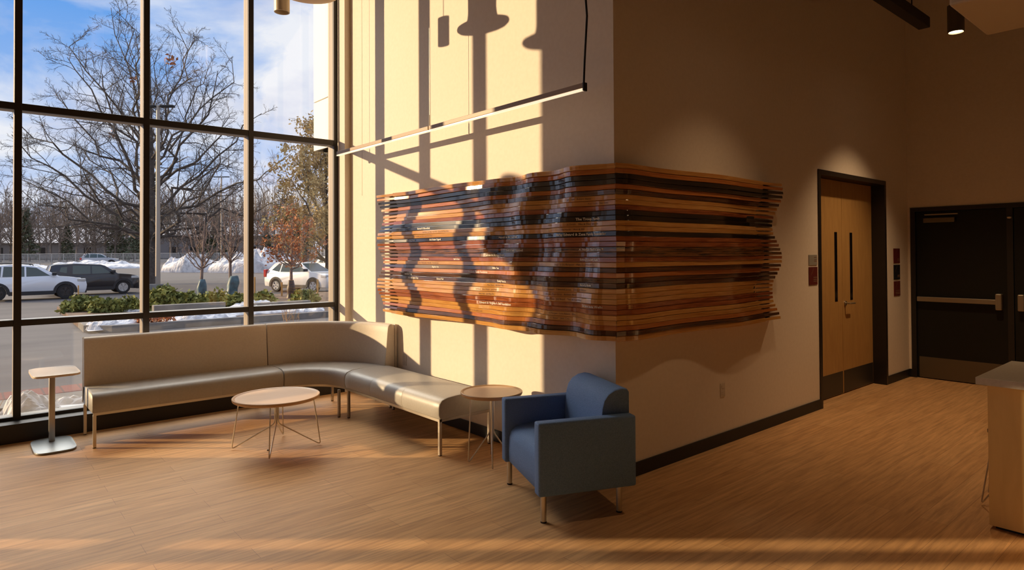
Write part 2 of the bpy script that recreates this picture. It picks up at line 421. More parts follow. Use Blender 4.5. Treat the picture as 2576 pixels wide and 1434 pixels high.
plate('room_sign', 'maroon sign left of the tall wood doors below a small grey plate', 'sign', ((6.503, yy-0.006, 1.285), (6.693, yy, 1.468)), m_maroon, slash+txt((0.42, 0.30, 0.20), 0.5))
plate('room_sign', 'topmost maroon sign of the three between wood and black doors', 'sign', ((8.82, yy-0.006, 1.475), (9.03, yy, 1.66)), m_maroon, slash+txt((0.28, 0.18)), 'signs stacked between the two pairs of doors')
plate('room_sign', 'black sign in the middle of three between wood and black doors', 'sign', ((8.82, yy-0.006, 1.27), (9.03, yy, 1.455)), m_sign_black, slash+txt((0.28, 0.18)), 'signs stacked between the two pairs of doors')
plate('room_sign', 'lowest maroon sign of the three between wood and black doors', 'sign', ((8.82, yy-0.006, 1.065), (9.03, yy, 1.25)), m_maroon, slash+txt((0.36, 0.24, 0.14), 0.2), 'signs stacked between the two pairs of doors')
def outlet(label, c, axis):
    o = empty('wall_outlet', c); tag(o, label, 'outlet')
    if axis == 'B':
        MB().box((-0.036, -0.005, -0.058), (0.036, 0, 0.058), 0.002).build('cover_plate', m_white, o)
        for z in (-0.026, 0.026): MB().box((-0.017, -0.007, z-0.014), (0.017, -0.0045, z+0.014), 0.002).build('socket', m_white, o)
    else:
        MB().box((-0.005, -0.036, -0.058), (0, 0.036, 0.058), 0.002).build('cover_plate', m_white, o)
        for z in (-0.026, 0.026): MB().box((-0.007, -0.017, z-0.014), (-0.0045, 0.017, z+0.014), 0.002).build('socket', m_white, o)
outlet('cream wall outlet low on the shaded wall below the wood sculpture', (4.885, YB, 0.46), 'B')
outlet('cream wall outlet on the sunlit wall just behind the grey bench', (XA, 5.81, 0.52), 'A')

# ------------------------------------------------------------------ laminated wood wall sculpture
SEQ = ['tan', 'org', 'blk', 'blk', 'org', 'drk', 'tan', 'tan', 'red', 'blk', 'blk', 'tan', 'tan', 'blk', 'red', 'red', 'mot', 'mot',
       'red', 'tan', 'drk', 'org', 'drk', 'drk', 'tan', 'tan', 'tan', 'red', 'red', 'tan', 'tan', 'org', 'drk', 'tan']
def wood(name, c1, c2):
    return noisy(name, c1, c2, 3.0, 0.15, stretch=(1.2, 1.2, 30), detail=8, lo=0.34, hi=0.66, spec=0.6, coat=0.5, dist=0.8)
WD = {'tan': wood('lacquered_maple', (0.52, 0.225, 0.052), (0.68, 0.37, 0.105)), 'org': wood('lacquered_cherry', (0.42, 0.125, 0.025), (0.56, 0.21, 0.048)),
      'red': wood('lacquered_mahogany', (0.22, 0.050, 0.013), (0.44, 0.135, 0.034)), 'drk': wood('lacquered_walnut', (0.05, 0.021, 0.010), (0.15, 0.058, 0.022)),
      'blk': wood('lacquered_wenge', (0.010, 0.007, 0.005), (0.030, 0.018, 0.011)), 'mot': wood('lacquered_rosewood', (0.025, 0.012, 0.007), (0.30, 0.12, 0.035))}
ZB, PITCH_W = 1.004, 0.0368
def dA(s, z):      # how far the strips stand off the sunlit wall, s metres from the corner
    zm = np.interp(s, [0, 0.9, 1.78, 2.6, 3.2], [1.22, 1.49, 1.76, 1.90, 1.76])
    w = 0.104 + np.interp(s, [0, 0.5, 1.2, 3.2], [0.012, 0.028, 0.034, 0.040])*cos(2*pi*(z-zm)/0.47)
    w += 0.034*cos(2*pi*(s-0.27-(2.25-z)*0.28)/0.48)*np.interp(s, [0, 0.9, 1.5], [1, 0.9, 0])
    return max(0.03, w - 0.05*math.exp(-s/0.05))
def dB(s, z):
    w = 0.085 + np.interp(s, [0, 0.6, 2.2], [0.006, 0.014, 0.050])*cos(2*pi*(z-1.565-0.10*(2.2-s))/0.61) + 0.022*cos(2*pi*(s-1.15-0.25*(2.25-z))/1.35)
    return max(0.03, w - 0.04*math.exp(-s/0.05))
art = empty('wood_wall_sculpture', (XA, YB, ZB))
tag(art, 'long wavy sculpture of stacked lacquered wood strips wrapping the wall corner', 'wall sculpture')
def strip(side, i):
    z0 = ZB + (33-i)*PITCH_W; h = 0.0350; zc = z0+h/2; ar = random.Random(i*7+(side == 'B')); off, tilt = ar.uniform(-.0022, .0022), ar.uniform(-.0020, .0020)
    d = dA if side == 'A' else dB
    smain, send = (2.86, 3.17) if side == 'A' else (1.90, 2.20)
    st = [j*smain/110 for j in range(111)]
    def section(s, hh, first=False):
        f = d(max(s, 0), zc)+off; c = 0.0025
        zl, zh = zc-hh/2, zc+hh/2
        so = -f+0.0015 if first else s
        pts = [(s, 0.0, zl), (so, f-c, zl), (so, f-tilt, zl+c), (so, f+tilt, zh-c), (so, f-c, zh), (s, 0.0, zh)]
        if side == 'A': return [Vector((-p[1], p[0], p[2]-ZB)) for p in pts]
        return [Vector((p[0], -p[1], p[2]-ZB)) for p in pts]
    g = bmesh.new()
    def run(secs):
        rings = [[g.verts.new(v) for v in sc] for sc in secs]
        for A, B in zip(rings, rings[1:]):
            for k in range(6): g.faces.new((A[k], A[(k+1) % 6], B[(k+1) % 6], B[k]))
        g.faces.new(rings[0]); g.faces.new(rings[-1][::-1])
    run([section(s, h, j == 0) for j, s in enumerate(st)])
    run([section(smain+0.0005+(send-smain)*j/10, 0.025) for j in range(11)])
    m = MB(); m.bm.free(); m.bm = g
    return m.build('wood_strip', WD[SEQ[i]], art)
strips = {}
for side in 'AB':
    for i in range(34): strips[side, i] = strip(side, i)
g = MB(); g.box((-0.028, 0.02, 0.004), (0, 2.84, 1.24)); g.box((0.02, -0.028, 0.004), (1.88, 0, 1.24)); g.box((-0.026, -0.026, 0.006), (0.0, 0.0, 1.244))
g.build('backing_board', mat('dark_backing', (0.015, 0.009, 0.005), 0.8), art)
m_let_w = mat('white_lettering', (0.80, 0.76, 0.66), 0.5); m_let_d = mat('burnt_lettering', (0.10, 0.04, 0.012), 0.6)
def letter(i, text, s, size, m):
    """flush lettering on strip i of the sunlit side; s = distance of the first character from the corner"""
    fc = bpy.data.curves.new('lettering', 'FONT'); fc.body = text; fc.size = size; fc.offset = 0.0006 if m is m_let_w else 0; fc.resolution_u = 2
    tmp = bpy.data.objects.new('tmp', fc); me = bpy.data.meshes.new_from_object(tmp)
    bpy.data.objects.remove(tmp); bpy.data.curves.remove(fc)
    zc = ZB + (33-i)*PITCH_W + 0.0175 - size*0.33
    for v in me.vertices:
        sy = s - v.co.x; z = zc + v.co.y
        v.co = (-(dA(max(sy, 0), ZB+(33-i)*PITCH_W+0.0175)+0.0034), sy, z-ZB)
    me.name = 'lettering'; me.materials.clear(); me.materials.append(m)
    link(bpy.data.objects.new('lettering', me), strips['A', i])
def y_of(x): # distance from the corner of the point a photograph column shows on the sunlit side
    r = ray(x, 620); t = (XA-0.09)/r.x; return r.y*t - YB
WL = [(10, 'The Troup Family', 1455, .026), (13, 'Shirley Edward & Zena Family Foundation', 1414, .026), (10, 'Barnard & Bloomfield', 1062, .024), (13, 'John & Betsy North', 1022, .024), (13, 'B & S Hasler Osgood', 1089, .024),
      (13, 'Harold & Mrs. Susan Snow', 1251, .024), (16, 'Doris & Betty Hubbell', 1276, .024), (17, 'James & Shirley Knapp', 1234, .024), (18, 'Edward & Betty Kuhn', 1453, .024), (16, 'A. Norton Black & Sons Roofing', 1455, .024),
      (23, 'Beverly Moore', 1456, .022), (20, 'Bigelow Inc', 1088, .022), (21, 'Hollaway Family Foundation', 1174, .026), (23, 'Shelly Farms Inc', 1244, .024), (28, 'Edward & Virginia A. Bell Foundation', 1216, .026),
      (27, 'Dr. Ed & Linda Wells', 1470, .022), (18, 'Edward Schwartz', 1053, .022), (18, 'Bell & Sons', 1138, .022), (23, 'Elizabeth Agnes Gray', 1038, .022), (23, 'Edward Fair', 1108, .022), (22, 'Randolph King', 1030, .022), (20, 'Millie Tate', 1242, .022), (27, 'Diane Mack', 968, .024)]
for i, t, x, sz in WL: letter(i, t, y_of(x), sz, m_let_w)
TL = [(6, 'John Nash   Robert Stone', 1432), (7, 'Ann Gold   Mary Lane', 1475), (11, 'Jo Smith   Max & Ellen Schmidt', 1440), (12, 'Ed Marsh   Ann & Bill', 1430), (19, 'Edgar & Ella Bergson   Mary Lou & Samuel Gold', 1402),
      (24, 'C Dawson   Edmund Jones   Elizabeth Bergson', 1390), (25, 'Sam Lee   Paul Gray   Robert Allen', 1385), (26, 'David Ross   Jim Boyd   Tom & Ann Webb', 1385), (29, 'R Morgan   Lois Adams   Ellen', 1385), (30, 'K Baker   Jane Cole', 1388),
      (11, 'Ann Keys   Jon Dale   Pat Wills   Edward & Mary Hale', 1075), (12, 'Jo Bell   Ray Mills   Sue Todd   Herb & Ann Dow', 1045), (19, 'Jon   Mary Lake   Ann Bo   Carol & Sam', 1055), (24, 'Max Dean   Bill Hart   Bob', 1222), (25, 'Al Roth   Ellen Mack   Jon Dale', 1200), (26, 'Ann Hill   Jon Ray Bo', 1210), (30, 'Ray Dell   Sue   Edna & Bo Lund', 1178)]
for i, t, x in TL: letter(i, t, y_of(x), 0.019, m_let_d)

# ------------------------------------------------------------------ banquette seating
SEAT = [(0.012, 0.296), (0.0, 0.33), (0.0, 0.385), (0.008, 0.418), (0.030, 0.444), (0.075, 0.460), (0.17, 0.468), (0.33, 0.466), (0.48, 0.455), (0.55, 0.44), (0.55, 0.296)]
BACK = [(0.455, 0.43), (0.470, 0.60), (0.487, 0.80), (0.494, 0.850), (0.506, 0.874), (0.525, 0.884), (0.548, 0.884), (0.562, 0.876), (0.570, 0.856), (0.572, 0.60), (0.572, 0.30), (0.50, 0.30)]
SHELL = [(0.574, 0.29), (0.574, 0.868), (0.580, 0.882), (0.590, 0.882), (0.598, 0.868), (0.598, 0.29)]
BENCH = [(0.012, 0.296), (0.0, 0.33), (0.0, 0.385), (0.008, 0.418), (0.030, 0.444), (0.075, 0.460), (0.17, 0.468), (0.28, 0.470), (0.40, 0.468), (0.49, 0.460), (0.53, 0.444), (0.552, 0.418), (0.56, 0.385), (0.56, 0.33), (0.55, 0.296)]
def stations(fn, t0, t1, n, e=0.01, k0=0.02, k1=0.02):
    L = [(0, k0), (e*0.35, k0*0.35), (e, 0)] + [(e+(1-2*e)*j/n, 0) for j in range(1, n)] + [(1-e, 0), (1-e*0.35, k1*0.35), (1, k1)]
    return [(*fn(t0+(t1-t0)*u), k) for u, k in L]
f_str = lambda x: (x, 6.38, 0, 1)
CX, CYC, RI = 2.462, 5.945, 0.435
f_arc = lambda a: (CX+RI*cos(a), CYC+RI*sin(a), cos(a), sin(a))
f_ben = lambda y: (2.895, y, 1, 0)
def rail(parent, path, z=0.283, w=0.024):
    g = MB()
    for poly in path: g.sweep([(0, z-0.010), (0, z+0.012), (w, z+0.012), (w, z-0.010)], poly)
    return g.build('base_rail', m_metal, parent)
def sq_legs(parent, pts):
    for x, y in pts:
        l = MB().box((x-0.0125, y-0.0125, 0.006), (x+0.0125, y+0.0125, 0.275), 0.002).build('leg', m_metal, parent)
        MB().lathe([(0, 0), (0.013, 0), (0.013, 0.007), (0, 0.007)], (x, y, 0), 12).build('foot_glide', m_cord, l)
X1 = 0.835
so = empty('banquette_sofa', (1.65, 6.7, 0)); tag(so, 'straight grey vinyl banquette sofa backed against the window glass', 'sofa')
so.location = (0, 0, 0)
g = MB(); h = MB(); j = MB(); cuts = [X1, 1.335, 1.87, 2.455]
for a, b in zip(cuts, cuts[1:]):
    g.sweep(SEAT, stations(f_str, a, b, 6, 0.02 if a == X1 else 0.008, 0.05 if a == X1 else 0.006, 0.03 if b == 2.455 else 0.006))
    h.sweep(BACK, stations(f_str, a, b, 6, 0.02 if a == X1 else 0.008, 0.05 if a == X1 else 0.005, 0.03 if b == 2.455 else 0.005))
j.sweep(SHELL, stations(f_str, X1, 2.455, 4, 0.006, 0.02, 0.02))
g.build('seat', m_vinyl, so, True, 50); h.build('backrest', m_vinyl_back, so, True, 50); j.build('back_shell', m_vinyl_back, so, True, 40)
rail(so, [[(X1+0.01, 6.40, 0, 1, 0), (2.45, 6.40, 0, 1, 0)], [(X1+0.01, 6.93, 0, 1, 0), (2.45, 6.93, 0, 1, 0)], [(X1+0.01, 6.40, 0, 1, 0), (X1+0.01, 6.40, 0, 1, 0)][:0] or [(X1+0.02, 6.41, 1, 0, 0), (X1+0.02, 6.95, 1, 0, 0)]])
sq_legs(so, [(0.855, 6.412), (0.855, 6.955), (2.40, 6.412), (2.40, 6.955)])

co = empty('corner_sofa', (0, 0, 0)); tag(co, 'quarter round corner sofa section with curved grey vinyl back and seat', 'sofa')
g = MB(); h = MB(); j = MB()
f_arc2 = lambda a: f_arc(a)
for a, b, ka, kb in ((R_(90)-0.004, R_(45), 0.03, 0.006), (R_(45), 0.008, 0.006, 0.03)):
    g.sweep(SEAT, stations(f_arc, a, b, 14, 0.015, ka, kb))
h.sweep(BACK, stations(f_arc, R_(90)-0.004, 0.006, 30, 0.008, 0.03, 0.04))
j.sweep(SHELL, stations(f_arc, R_(90)-0.004, 0.0, 30, 0.004, 0.02, 0.02))
g.build('seat', m_vinyl, co, True, 50); h.build('backrest', m_vinyl_back, co, True, 50); j.build('back_shell', m_vinyl_back, co, True, 40)
rail(co, [[(CX+(RI+0.02)*cos(R_(90-a)), CYC+(RI+0.02)*sin(R_(90-a)), cos(R_(90-a)), sin(R_(90-a)), 0) for a in range(1, 90, 4)]])
sq_legs(co, [(2.52, 6.955), (3.44, 5.99), (3.12, 6.70), (2.86, 5.99)])

be = empty('bench', (0, 0, 0)); tag(be, 'backless grey vinyl bench along the sunlit wall beside the corner sofa', 'bench')
g = MB(); cuts = [5.935, 5.42, 4.85, 4.275]
for a, b in zip(cuts, cuts[1:]):
    g.sweep(BENCH, stations(f_ben, a, b, 6, 0.02 if b == 4.275 else 0.008, 0.03 if a == 5.935 else 0.006, 0.035 if b == 4.275 else 0.006))
g.build('seat', m_vinyl, be, True, 50)
rail(be, [[(2.905, 5.925, 1, 0, 0), (2.905, 4.285, 1, 0, 0)], [(3.42, 5.925, 1, 0, 0), (3.42, 4.285, 1, 0, 0)], [(2.91, 4.285, 0, 1, 0), (3.44, 4.285, 0, 1, 0)]])
sq_legs(be, [(2.92, 4.30), (3.425, 4.30), (2.92, 5.90), (3.425, 5.90)])

# ------------------------------------------------------------------ wire-legged tables
def fillet(pts, rad, n=5):
    P = [Vector(p) for p in pts]; out_ = [P[0]]
    for a, b, c in zip(P, P[1:], P[2:]):
        u, v = (a-b).normalized(), (c-b).normalized(); k = min(rad, (a-b).length/2, (c-b).length/2)
        p, q = b+u*k, b+v*k
        for i in range(n+1):
            t = i/n; out_.append(p*(1-t)**2 + b*2*t*(1-t) + q*t*t)
    return out_+[P[-1]]
def wire_table(label, c, top_r, h, leg_r, ang, hub, name='coffee_table', r_top=0.85, wire=0.0052):
    t = empty(name, (c[0], c[1], 0)); tag(t, label, 'table')
    tp = MB().lathe([(0, h-0.024), (top_r-0.012, h-0.024), (top_r-0.004, h-0.019), (top_r, h-0.008), (top_r, h+0.001), (top_r-0.003, h+0.004), (top_r-0.014, h+0.004), (top_r-0.022, h-0.001), (top_r-0.024, h-0.002)], n=64).build('table_rim', m_rim, t, True, 40)
    MB().lathe([(top_r-0.024, h-0.006), (top_r-0.024, h-0.002), (0, h-0.002)], n=64).build('table_top', m_laminate, t, True)
    for k in range(4):
        a = ang+k*pi/2; u = Vector((cos(a), sin(a), 0)); s_ = 0.014
        pts = [u*(top_r*r_top)+Vector((0, 0, h-0.024)), u*leg_r+Vector((0, 0, wire)), u*s_+Vector((0, 0, hub)), u*s_+Vector((0, 0, h-0.024))]
        MB().tube(fillet(pts, 0.03), wire, 8).build('leg', m_metal, t, True)
    MB().lathe([(0, h-0.03), (0.06, h-0.03), (0.06, h-0.024), (0, h-0.024)], n=24).build('mounting_plate', m_metal, t)
    return t
wire_table('low round coffee table with wire legs in front of the corner sofa', (2.02, 5.41), 0.35, 0.433, 0.357, R_(60.5), 0.20)
wire_table('small tall round side table with wire legs between bench and blue armchair', (3.115, 3.88), 0.24, 0.556, 0.182, R_(53), 0.24, 'side_table', 0.66, 0.0056)
# ------------------------------------------------------------------ laptop table by the window
lt = empty('laptop_table', (0.60, 6.72, 0)); tag(lt, 'rectangular pull-up table on a grey square base left of the sofa', 'table')
def squircle(hx, hy, n=48, p=4.0, bulge=0.0):
    P = []
    for k in range(n):
        a = 2*pi*k/n; c, s_ = cos(a), sin(a)
        P.append((hx*math.copysign(abs(c)**(2/p), c), hy*math.copysign(abs(s_)**(2/p), s_)))
    return P
MB().prism(squircle(0.148, 0.268, p=5), 0.003, 0.016, 0.004).build('base_plate', m_grey_metal, lt, True, 50)
MB().prism(squircle(0.146, 0.256, p=5), 0.0, 0.004).build('base_pad', m_cord, lt)
MB().box((-0.022, 0.105, 0.015), (0.022, 0.155, 0.617), 0.006).build('column', m_pole, lt, True)
tpp = MB().prism([(x+0.005, y) for x, y in squircle(0.168, 0.262, p=6)], 0.622, 0.640, 0.005).build('table_top', m_top_white, lt, True, 50)
MB().box((-0.06, 0.02, 0.612), (0.06, 0.2, 0.622), 0.002).build('mounting_plate', m_pole, lt)

# ------------------------------------------------------------------ blue armchair
ch = empty('armchair', (3.057, 3.030, 0), R_(157-90)); tag(ch, 'square blue upholstered armchair with metal legs by the wall corner', 'armchair')
HW, HD = 0.385, 0.325
for sx in (-1, 1):
    MB().box((sx*HW, -HD, 0.165), (sx*(HW-0.085), HD, 0.605), 0.014, 3).build('arm', m_blue, ch, True, 50)
sp = [(-HD+0.18, 0.25), (-HD+0.18, 0.425), (-0.05, 0.432), (0.10, 0.434), (0.20, 0.428), (0.255, 0.412), (0.285, 0.385), (0.298, 0.345), (0.302, 0.25), (0.300, 0.18), (0.29, 0.168), (-HD+0.18, 0.168)]
g = MB(); wi = HW-0.088
g.sweep(sp, [(-wi, 0, 0, 1, 0.03), (-wi+0.006, 0, 0, 1, 0.008), (-wi+0.015, 0, 0, 1, 0), (wi-0.015, 0, 0, 1, 0), (wi-0.006, 0, 0, 1, 0.008), (wi, 0, 0, 1, 0.03)])
g.build('seat', m_blue, ch, True, 40)
bp_ = [(-HD, 0.17), (-HD, 0.735), (-HD+0.012, 0.752), (-HD+0.05, 0.760), (-HD+0.10, 0.752), (-HD+0.145, 0.728), (-HD+0.175, 0.69), (-HD+0.19, 0.64), (-HD+0.20, 0.55), (-HD+0.205, 0.40), (-HD+0.205, 0.17)]
g = MB()
g.sweep(bp_, [(-wi, 0, 0, 1, 0.03), (-wi+0.006, 0, 0, 1, 0.008), (-wi+0.015, 0, 0, 1, 0), (wi-0.015, 0, 0, 1, 0), (wi-0.006, 0, 0, 1, 0.008), (wi, 0, 0, 1, 0.03)])
g.build('backrest', m_blue, ch, True, 40)
for lx in (-1, 1):
    for ly, yv in ((1, HD-0.045), (-1, -HD+0.10)):
        l = MB().lathe([(0, 0.008), (0.018, 0.008), (0.018, 0.166), (0, 0.166)], (lx*(HW-0.045), yv, 0), 20).build('leg', m_metal, ch, True, 40)
        MB().lathe([(0, 0), (0.019, 0), (0.019, 0.009), (0, 0.009)], (lx*(HW-0.045), yv, 0), 16).build('foot_glide', m_cord, l)

# ------------------------------------------------------------------ reception counter
cn = empty('reception_counter', (0, 0, 0)); tag(cn, 'maple veneer reception counter with pale stone top at the right edge', 'counter')
MB().box((4.565, -2.5, 0.02), (5.25, 1.045, 0.842), 0.002).build('body', noisy('counter_maple', (0.78, 0.53, 0.20), (0.84, 0.58, 0.22), 5, 0.4, stretch=(4, 4, 0.6), dist=0.5), cn)
MB().box((4.595, -2.5, 0), (5.22, 1.02, 0.021)).build('plinth', m_base, cn)
MB().box((4.49, -2.5, 0.844), (5.33, 1.085, 0.886), 0.003).build('worktop', m_quartz, cn)
STX, STY = 5.075, 1.063
stl = empty('wire_stool', (STX, STY, 0)); tag(stl, 'low stool with thin wire legs almost hidden behind the reception counter', 'stool')
MB().lathe([(0, 0.44), (0.09, 0.44), (0.10, 0.45), (0.10, 0.465), (0.09, 0.475), (0, 0.475)], n=32).build('seat', m_black, stl, True)
for k in range(4):
    a = R_(139.3)+k*pi/2; u = Vector((cos(a), sin(a), 0))
    MB().tube(fillet([u*0.085+Vector((0, 0, 0.44)), u*0.17+Vector((0, 0, 0.005)), u*0.015+Vector((0, 0, 0.18)), u*0.015+Vector((0, 0, 0.44))], 0.03), 0.0045, 8).build('leg', m_metal, stl, True)

# ------------------------------------------------------------------ ceiling things
pn = empty('ceiling_canopy', (0, 0, 0)); tag(pn, 'tan boxed panel hung below the ceiling above the reception counter', 'ceiling panel')
MB().box((4.21, -2.5, 3.0), (4.975, 1.115, 3.30), 0.012).build('panel', m_tan_paint, pn)
for x, y in ((4.4, 0.9), (4.8, 0.9), (4.4, -2.2), (4.8, -2.2)): MB().tube([(x, y, 3.29), (x, y, CEIL)], 0.006, 8).build('hanger', m_cord, pn)
tk = empty('track_light', (0, 0, 0)); tag(tk, 'black linear track fitting hung high in the dark upper right', 'light')
MB().box((4.6, 2.02, 3.77), (7.04, 2.12, 3.87), 0.006).build('housing', m_cord, tk)
for x in (5.0, 6.7): MB().tube([(x, 2.07, 3.86), (x, 2.07, CEIL)], 0.006, 8).build('hanger', m_cord, tk)

def can_light(label, c, body, on, r=0.072, h=0.27):
    o = empty('cylinder_downlight', c); tag(o, label, 'light')
    MB().lathe([(r-0.008, 0.0), (r, 0.0), (r, h), (0, h)], n=40).build('can', body, o, True, 40)
    MB().lathe([(r-0.008, 0.0), (r-0.012, 0.02), (r-0.02, 0.10)], n=40).build('reflector', m_lamp_body, o, True)
    em = mat('lit_lens' if on else 'unlit_lens', (0.6, 0.55, 0.45), 0.4, emit=(1.0, 0.72, 0.45) if on else None, es=9.0 if on else 0)
    MB().lathe([(0, 0.012 if on else 0.08), (r-0.012 if on else r-0.019, 0.012 if on else 0.08)], n=40).build('lens', em, o)
    MB().tube([(0, 0, h), (0, 0, CEIL-c[2])], 0.004, 8).build('cord', m_cord, o)
    if on:
        l = bpy.data.lights.new('downlight_beam', 'SPOT'); l.energy = on; l.color = (1.0, 0.66, 0.36); l.spot_size = R_(95); l.spot_blend = 0.8; l.shadow_soft_size = 0.05
        q = bpy.data.objects.new('downlight_beam', l); q.location = (0, 0, -0.02); link(q, o)
    return o
can_light('small unlit cylinder downlight hung before the window panes at top', (2.337, 6.116, 3.965), m_lamp_body, 0)
can_light('lit dark cylinder downlight hung in front of the wall above the wood doors', (7.50, 1.93, 3.80), m_lamp_dark, 170)
can_light('lit cylinder downlight hung in front of the wood sculpture, just above the view', (4.70, 1.93, 3.80), m_lamp_dark, 40)

def hat_pendant(label, c):
    o = empty('pendant_lamp', c); tag(o, label, 'light', 'brimmed pendant lamps before the window')
    MB().lathe([(0, -0.028), (0.10, -0.030), (0.20, -0.022), (0.262, -0.008), (0.280, 0.006), (0.284, 0.020), (0.278, 0.034), (0.255, 0.042), (0.20, 0.052), (0.172, 0.07), (0.160, 0.10)], n=64).build('brim', m_tan_lamp, o, True, 60)
    MB().lathe([(0.160, 0.10), (0.154, 0.15), (0.154, 0.34), (0.14, 0.40), (0.10, 0.435), (0, 0.445)], n=48).build('crown', m_tan_lamp, o, True, 60)
    MB().tube([(0, 0, 0.44), (0, 0, CEIL-c[2])], 0.006, 8).build('cord', m_cord, o)
    return o
m_tan_lamp = mat('lamp_shade', (0.66, 0.52, 0.38), 0.55)
hat_pendant('tan brimmed pendant lamp at the top edge, beside the small cylinder downlight', (2.345, 5.51, 3.975))
hat_pendant('tan brimmed pendant lamp hung above the view, left of the other one', (1.13, 5.67, 3.97))

# linear pendant along the sunlit wall
lp = empty('linear_pendant', (3.239, 4.90, 2.75)); tag(lp, 'long thin linear pendant light hung along the sunlit wall', 'light')
for a, b in ((-1.905, 0.012), (0.024, 1.905)):
    MB().box((-0.016, a, 0.004), (0.016, b, 0.040), 0.003).build('housing', mat('wood_tone_housing', (0.33, 0.22, 0.13), 0.45), lp)
    MB().box((-0.0155, a, -0.010), (0.0155, b, 0.004), 0.004).build('diffuser', mat('lit_diffuser', (0.85, 0.8, 0.7), 0.5, emit=(1.0, 0.80, 0.55), es=0.9), lp)
for y in (-1.905, 1.905): MB().box((-0.018, y-0.006, -0.016), (0.018, y+0.006, 0.042), 0.002).build('end_cap', m_cord, lp)
for y in (0.018, 1.895):
    MB().tube([(0, y, 0.035), (0, y, 0.14)], 0.006, 8).build('gripper', m_metal, lp, True)
    MB().tube([(0, y, 0.13), (0, y, CEIL-2.75)], 0.0022, 6).build('hanging_cable', m_pole, lp)
MB().tube([(0, -1.895, 0.03), (0, -1.898, 0.09), (0.0, -1.905, 0.2), (0.01, -1.92, 0.5), (0.004, -1.89, 0.9), (0, -1.895, 1.4), (0, -1.895, CEIL-2.75)], 0.0075, 8).build('power_cord', m_cord, lp, True)
tag(MB().lathe([(0, 0), (0.009, 0.002), (0.010, 0.006), (0.005, 0.010), (0, 0.011)], (1.93, 5.36, 0), 9).build('crumb', m_cord), 'tiny dark crumb on the floor under the low coffee table', 'crumb')

# board added outside the window pier, out of view, to shade the sculpture
hs = empty('shade_board', (-0.90, 7.75, 3.13)); tag(hs, 'plain grey board added unseen outside the wall to shade the sculpture', 'sign')
g = MB().prism(squircle(0.46, 0.36, p=5), -0.012, 0.012)
for v in g.bm.verts: v.co = Vector((v.co.x, v.co.z, v.co.y))
g.build('panel', m_sign_grey, hs)
for z in (-0.25, 0.25): MB().tube([(-0.15, 0.005, z), (-0.15, YM1-7.75, z)], 0.012, 8).build('bracket', m_black, hs)

# ================================================================== OUTSIDE
rng = random.Random(7)
m_asphalt = noisy('asphalt', (0.085, 0.078, 0.078), (0.125, 0.112, 0.108), 0.55, 0.9, stretch=(0.4, 1.6, 1), detail=8, bump=0.1, bump_scale=40)
m_snow = noisy('old_snow', (0.42, 0.42, 0.44), (0.78, 0.77, 0.77), 2.5, 0.85, detail=8, lo=0.3, hi=0.55, bump=0.5, bump_scale=6)
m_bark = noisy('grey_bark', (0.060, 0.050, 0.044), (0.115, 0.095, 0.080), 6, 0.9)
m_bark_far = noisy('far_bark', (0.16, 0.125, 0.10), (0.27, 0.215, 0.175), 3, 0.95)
m_bark_young = noisy('young_bark', (0.17, 0.12, 0.10), (0.26, 0.19, 0.15), 8, 0.85)
m_pine = noisy('pine_needles', (0.085, 0.105, 0.062), (0.16, 0.175, 0.10), 2, 0.9)
m_juniper = noisy('juniper', (0.09, 0.115, 0.025), (0.34, 0.33, 0.075), 3, 0.85)
m_leaf_tan = noisy('tan_oak_leaves', (0.34, 0.235, 0.09), (0.60, 0.44, 0.19), 2, 0.8)
m_leaf_red = noisy('russet_leaves', (0.32, 0.10, 0.032), (0.56, 0.22, 0.085), 3, 0.8)
m_conc = noisy('concrete', (0.17, 0.155, 0.14), (0.24, 0.22, 0.195), 3, 0.9)
m_soil = noisy('soil_mulch', (0.10, 0.065, 0.045), (0.20, 0.13, 0.085), 5, 0.95)
m_stake = mat('orange_stake', (0.55, 0.30, 0.09), 0.7)

# terrain: a strip grid that follows ground()
fh = Vector((FW.x, FW.y, 0)).normalized(); rh = Vector((fh.y, -fh.x, 0))
ds = [2, 8, 16, 26, 36, 50, 70, 100, 150, 250, 420]; vs = []; fs = []
for d in ds:
    for k in range(9):
        l = (-1.45+k*0.33)*(d+6)
        p = fh*d + rh*l; vs.append((p.x, p.y, ground(d)-0.02))
for i in range(len(ds)-1):
    for k in range(8): a = i*9+k; fs.append((a, a+1, a+10, a+9))
struct(mesh_obj('car_park', vs, fs, m_asphalt))

def polytube(V, Fc, pts, rad, n):
    base = len(V); prev = None
    for i, p in enumerate(pts):
        t = (pts[min(i+1, len(pts)-1)]-pts[max(i-1, 0)])
        t = t.normalized() if t.length > 1e-9 else Vector((0, 0, 1))
        if prev is None: u = t.cross(Vector((0.3, 0.9, 0.2))); u = u.normalized() if u.length > 1e-4 else Vector((1, 0, 0))
        else:
            u = prev-t*prev.dot(t); u = u.normalized() if u.length > 1e-4 else prev
        prev = u; w = t.cross(u); r = rad[i]
        for k in range(n):
            a = 2*pi*k/n; q = p+(u*cos(a)+w*sin(a))*r; V.append((q.x, q.y, q.z))
    for i in range(len(pts)-1):
        for k in range(n):
            a = base+i*n+k; b = base+i*n+(k+1) % n; Fc.append((a, b, b+n, a+n))
def rnd_perp(d):
    v = Vector((rng.gauss(0, 1), rng.gauss(0, 1), rng.gauss(0, 1))); v -= d*v.dot(d)
    return v.normalized()
def wander(p, d, L, n, jit, lift=0.0):
    pts = [p.copy()]; q = p.copy(); d = d.copy()
    for _ in range(n):
        d = (d + rnd_perp(d)*jit*rng.random() + Vector((0, 0, lift))).normalized(); q = q+d*(L/n); pts.append(q.copy())
    return pts
